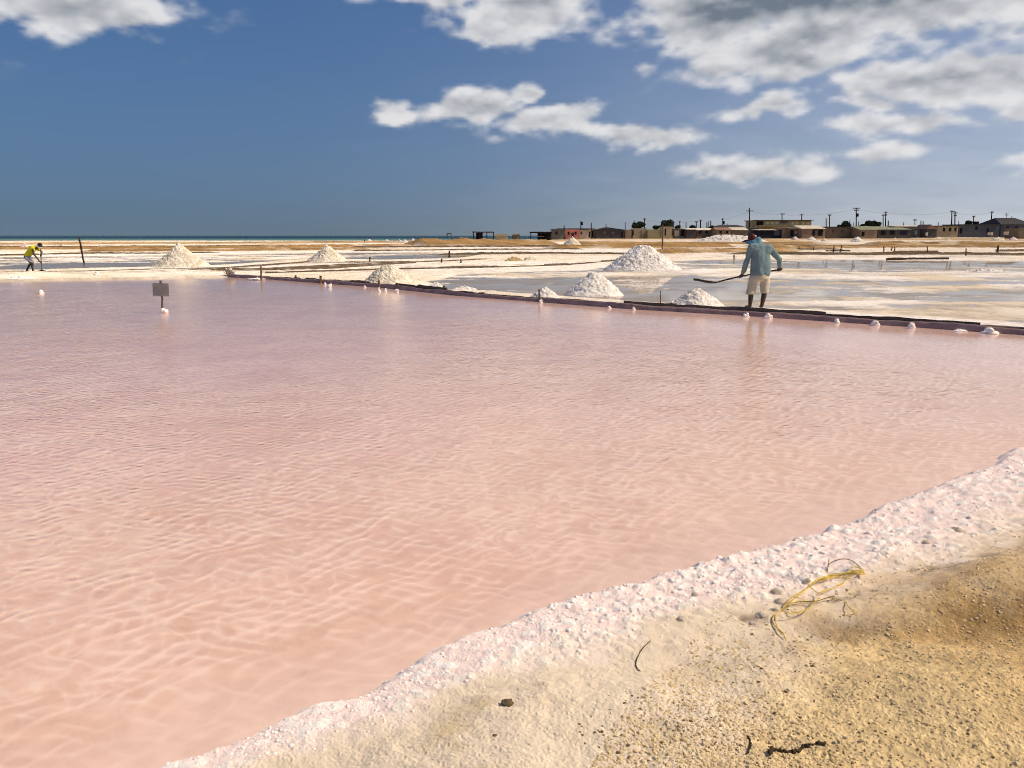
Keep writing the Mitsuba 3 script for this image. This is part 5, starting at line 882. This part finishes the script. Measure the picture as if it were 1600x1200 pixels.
def debris(name, pts, r, label, mat='mat_twig', lift=.003, cat='debris', jag=.5, n=40):
    p = strand(pts, [lift] * len(pts), n) + R.normal(0, r * .45 * min(1, jag * 2.5), (n, 3)); rr = r * (1 - jag / 2 + jag * R.random(n)); rr[0] *= .3; rr[-1] *= .3; return single(name, tube(p, rr, 7), mat, label, cat, smooth=50)
debris('twig', [(1203, 1180), (1225, 1174), (1240, 1176), (1255, 1168), (1275, 1163), (1291, 1161)], .0055, 'dark rotten twig lying on the pale sand at the bottom right', cat='twig', jag=1.2)
debris('twig', [(1167, 1178), (1172, 1160), (1168, 1150)], .0028, 'thin dark twig scrap left of the rotten twig', cat='twig')
debris('wire', [(1017, 1001), (1005, 1012), (996, 1028), (995, 1043), (1001, 1049)], .0017, 'thin dark wire bent in an arc on the pale sand', cat='wire', jag=.1)
def pebble(name, px, py, wpx, hpx, label, mat='mat_stone', cat='stone', amp=.35):
    b = bank_pt(px, py); s_ = np.linalg.norm(b - [0, 0, H]) / F; return single(name, lump(b + [0, 0, hpx * s_ * .02], 1.0, int(px), 3, amp, 1.7, (wpx * s_ * .42, wpx * s_ * .36, hpx * s_ * .42)), mat, label, cat, smooth=True)
for px, py, w, h, l in ((1219, 941, 17, 12, 'grey salt-dusted stone touching the left side of the yellow rope'), (1190, 963, 22, 13, 'flat grey stone left of the lower end of the yellow rope'), (1212, 953, 12, 8, 'small grey stone between the two stones left of the rope'), (1176, 975, 12, 8, 'small dark stone lowest of those left of the rope'), (1214, 925, 20, 10, 'pale grey stone above the touching stone by the rope'),
        (1262, 907, 10, 8, 'small grey stone lying behind the middle of the yellow rope'), (1087, 930, 14, 8, 'small dark stone on the salt crust left of the rope'), (1494, 830, 18, 13, 'grey stone at the edge of the salt crust on the right'), (1447, 848, 12, 8, 'small stone left of the grey stone at the right crust edge'), (1065, 967, 16, 9, 'dark earthy lump at the inner edge of the salt crust')):
    pebble('stone', px, py, w, h, l)
pebble('clod', 793, 1101, 21, 15, 'dark brown clod of earth on the pale crust at the bottom', 'mat_mud', 'clod', .6)
pebble('clod', 773, 1150, 8, 5, 'tiny dark clod below the brown clod at the bottom', 'mat_mud', 'clod', .5)
# crumbs of salty earth over the sand and knobs of salt in the crust: nobody could count them
def scatter(n, keep, rad, mats, name, box_=(-1.6, 6.5, 1.75, 8.2), sub=0, sink=.3, flat=.8, power=2.0):
    rg = np.random.default_rng(len(name) * 31 + n); yy = (box_[2] ** -power + rg.random(n * 3) * (box_[3] ** -power - box_[2] ** -power)) ** (-1 / power); xx = yy * rg.uniform(-.75, .75, n * 3)
    z, C, s = bank(xx, yy); k_ = keep(xx, yy, s, rg) & ~inside2(xx, yy, SHORE[[0, -1]]); xx, yy, z = xx[k_][:n], yy[k_][:n], z[k_][:n]; n = len(xx)
    base = trimesh.creation.icosphere(subdivisions=sub); bv, bf = np.array(base.vertices), np.array(base.faces); q = len(bv)
    r = rad(rg, xx, yy, n); ang = rg.uniform(0, 6.28, n); jit = 1 + (.35 if sub == 0 else .14) * (rg.random((n, q, 1)) - .5) * 2
    v = bv[None] * jit * (np.stack([rg.uniform(.8, 1.3, n), rg.uniform(.8, 1.2, n), rg.uniform(.6, 1, n) * flat], 1))[:, None] * r[:, None, None]
    c_, s_ = np.cos(ang)[:, None], np.sin(ang)[:, None]; v = np.stack([v[..., 0] * c_ - v[..., 1] * s_, v[..., 0] * s_ + v[..., 1] * c_, v[..., 2]], -1)
    v = v + np.stack([xx, yy, z + r * (.5 - sink)], 1)[:, None]; f = bf[None] + (np.arange(n) * q)[:, None, None]
    key = thing(name, None, None); scene[key] = mikit.ply(trimesh.Trimesh(v.reshape(-1, 3), f.reshape(-1, 3), process=False), mats, smooth=sub > 0); labels[key] = {'kind': 'stuff', 'label': STUFF[name], 'category': STUFF[name].split()[-1]}
STUFF = {'earth_crumbs': 'pale sandy crumbs scattered over the bank', 'dark_earth_crumbs': 'dark brown crumbs scattered over the bank', 'salt_crust_knobs': 'white salt knobs crowding the water edge of the bank, salt crust'}
wS = lambda x: np.interp(x, [-1.2, -0.4, 0.4, 1.2, 2.4, 4.2, 9], [0.18, 0.32, 0.54, 0.66, 0.72, 0.82, 0.94])
scatter(16000, lambda x, y, s, g: (s / wS(x) > .95 + 1.5 * ss(1.0, -.2, x)) & (g.random(len(x)) < .25 + .75 * ss(.42, .6, N2(x, y, 1.6, 301, 3))), lambda g, x, y, n: g.uniform(.0022, .0062, n) * g.choice([.7, 1, 1.35], n, p=[.5, .4, .1]), 'mat_crumb', 'earth_crumbs')
scatter(2200, lambda x, y, s, g: (s / wS(x) > .9 + 1.2 * ss(1.0, -.2, x)) & (g.random(len(x)) < ss(.40, .62, N2(x, y, 1.1, 305, 3))), lambda g, x, y, n: g.uniform(.0018, .0045, n) * g.choice([.7, 1, 1.6], n, p=[.5, .4, .1]), 'mat_crumb_dark', 'dark_earth_crumbs')
scatter(7000, lambda x, y, s, g: (s > -.015) & (s / wS(x) < 1.0) & (g.random(len(x)) < ss(1.15, .1, s / wS(x)) + .1), lambda g, x, y, n: g.uniform(.0035, .0085, n) * g.choice([.7, 1, 1.6], n, p=[.45, .45, .1]) * (.7 + .1 * y) * (.6 + .4 * ss(-.5, .9, x)), 'mat_salt_clump', 'salt_crust_knobs', box_=(-1.6, 6.5, 2.1, 9.5), sub=1, sink=.42, flat=.75)
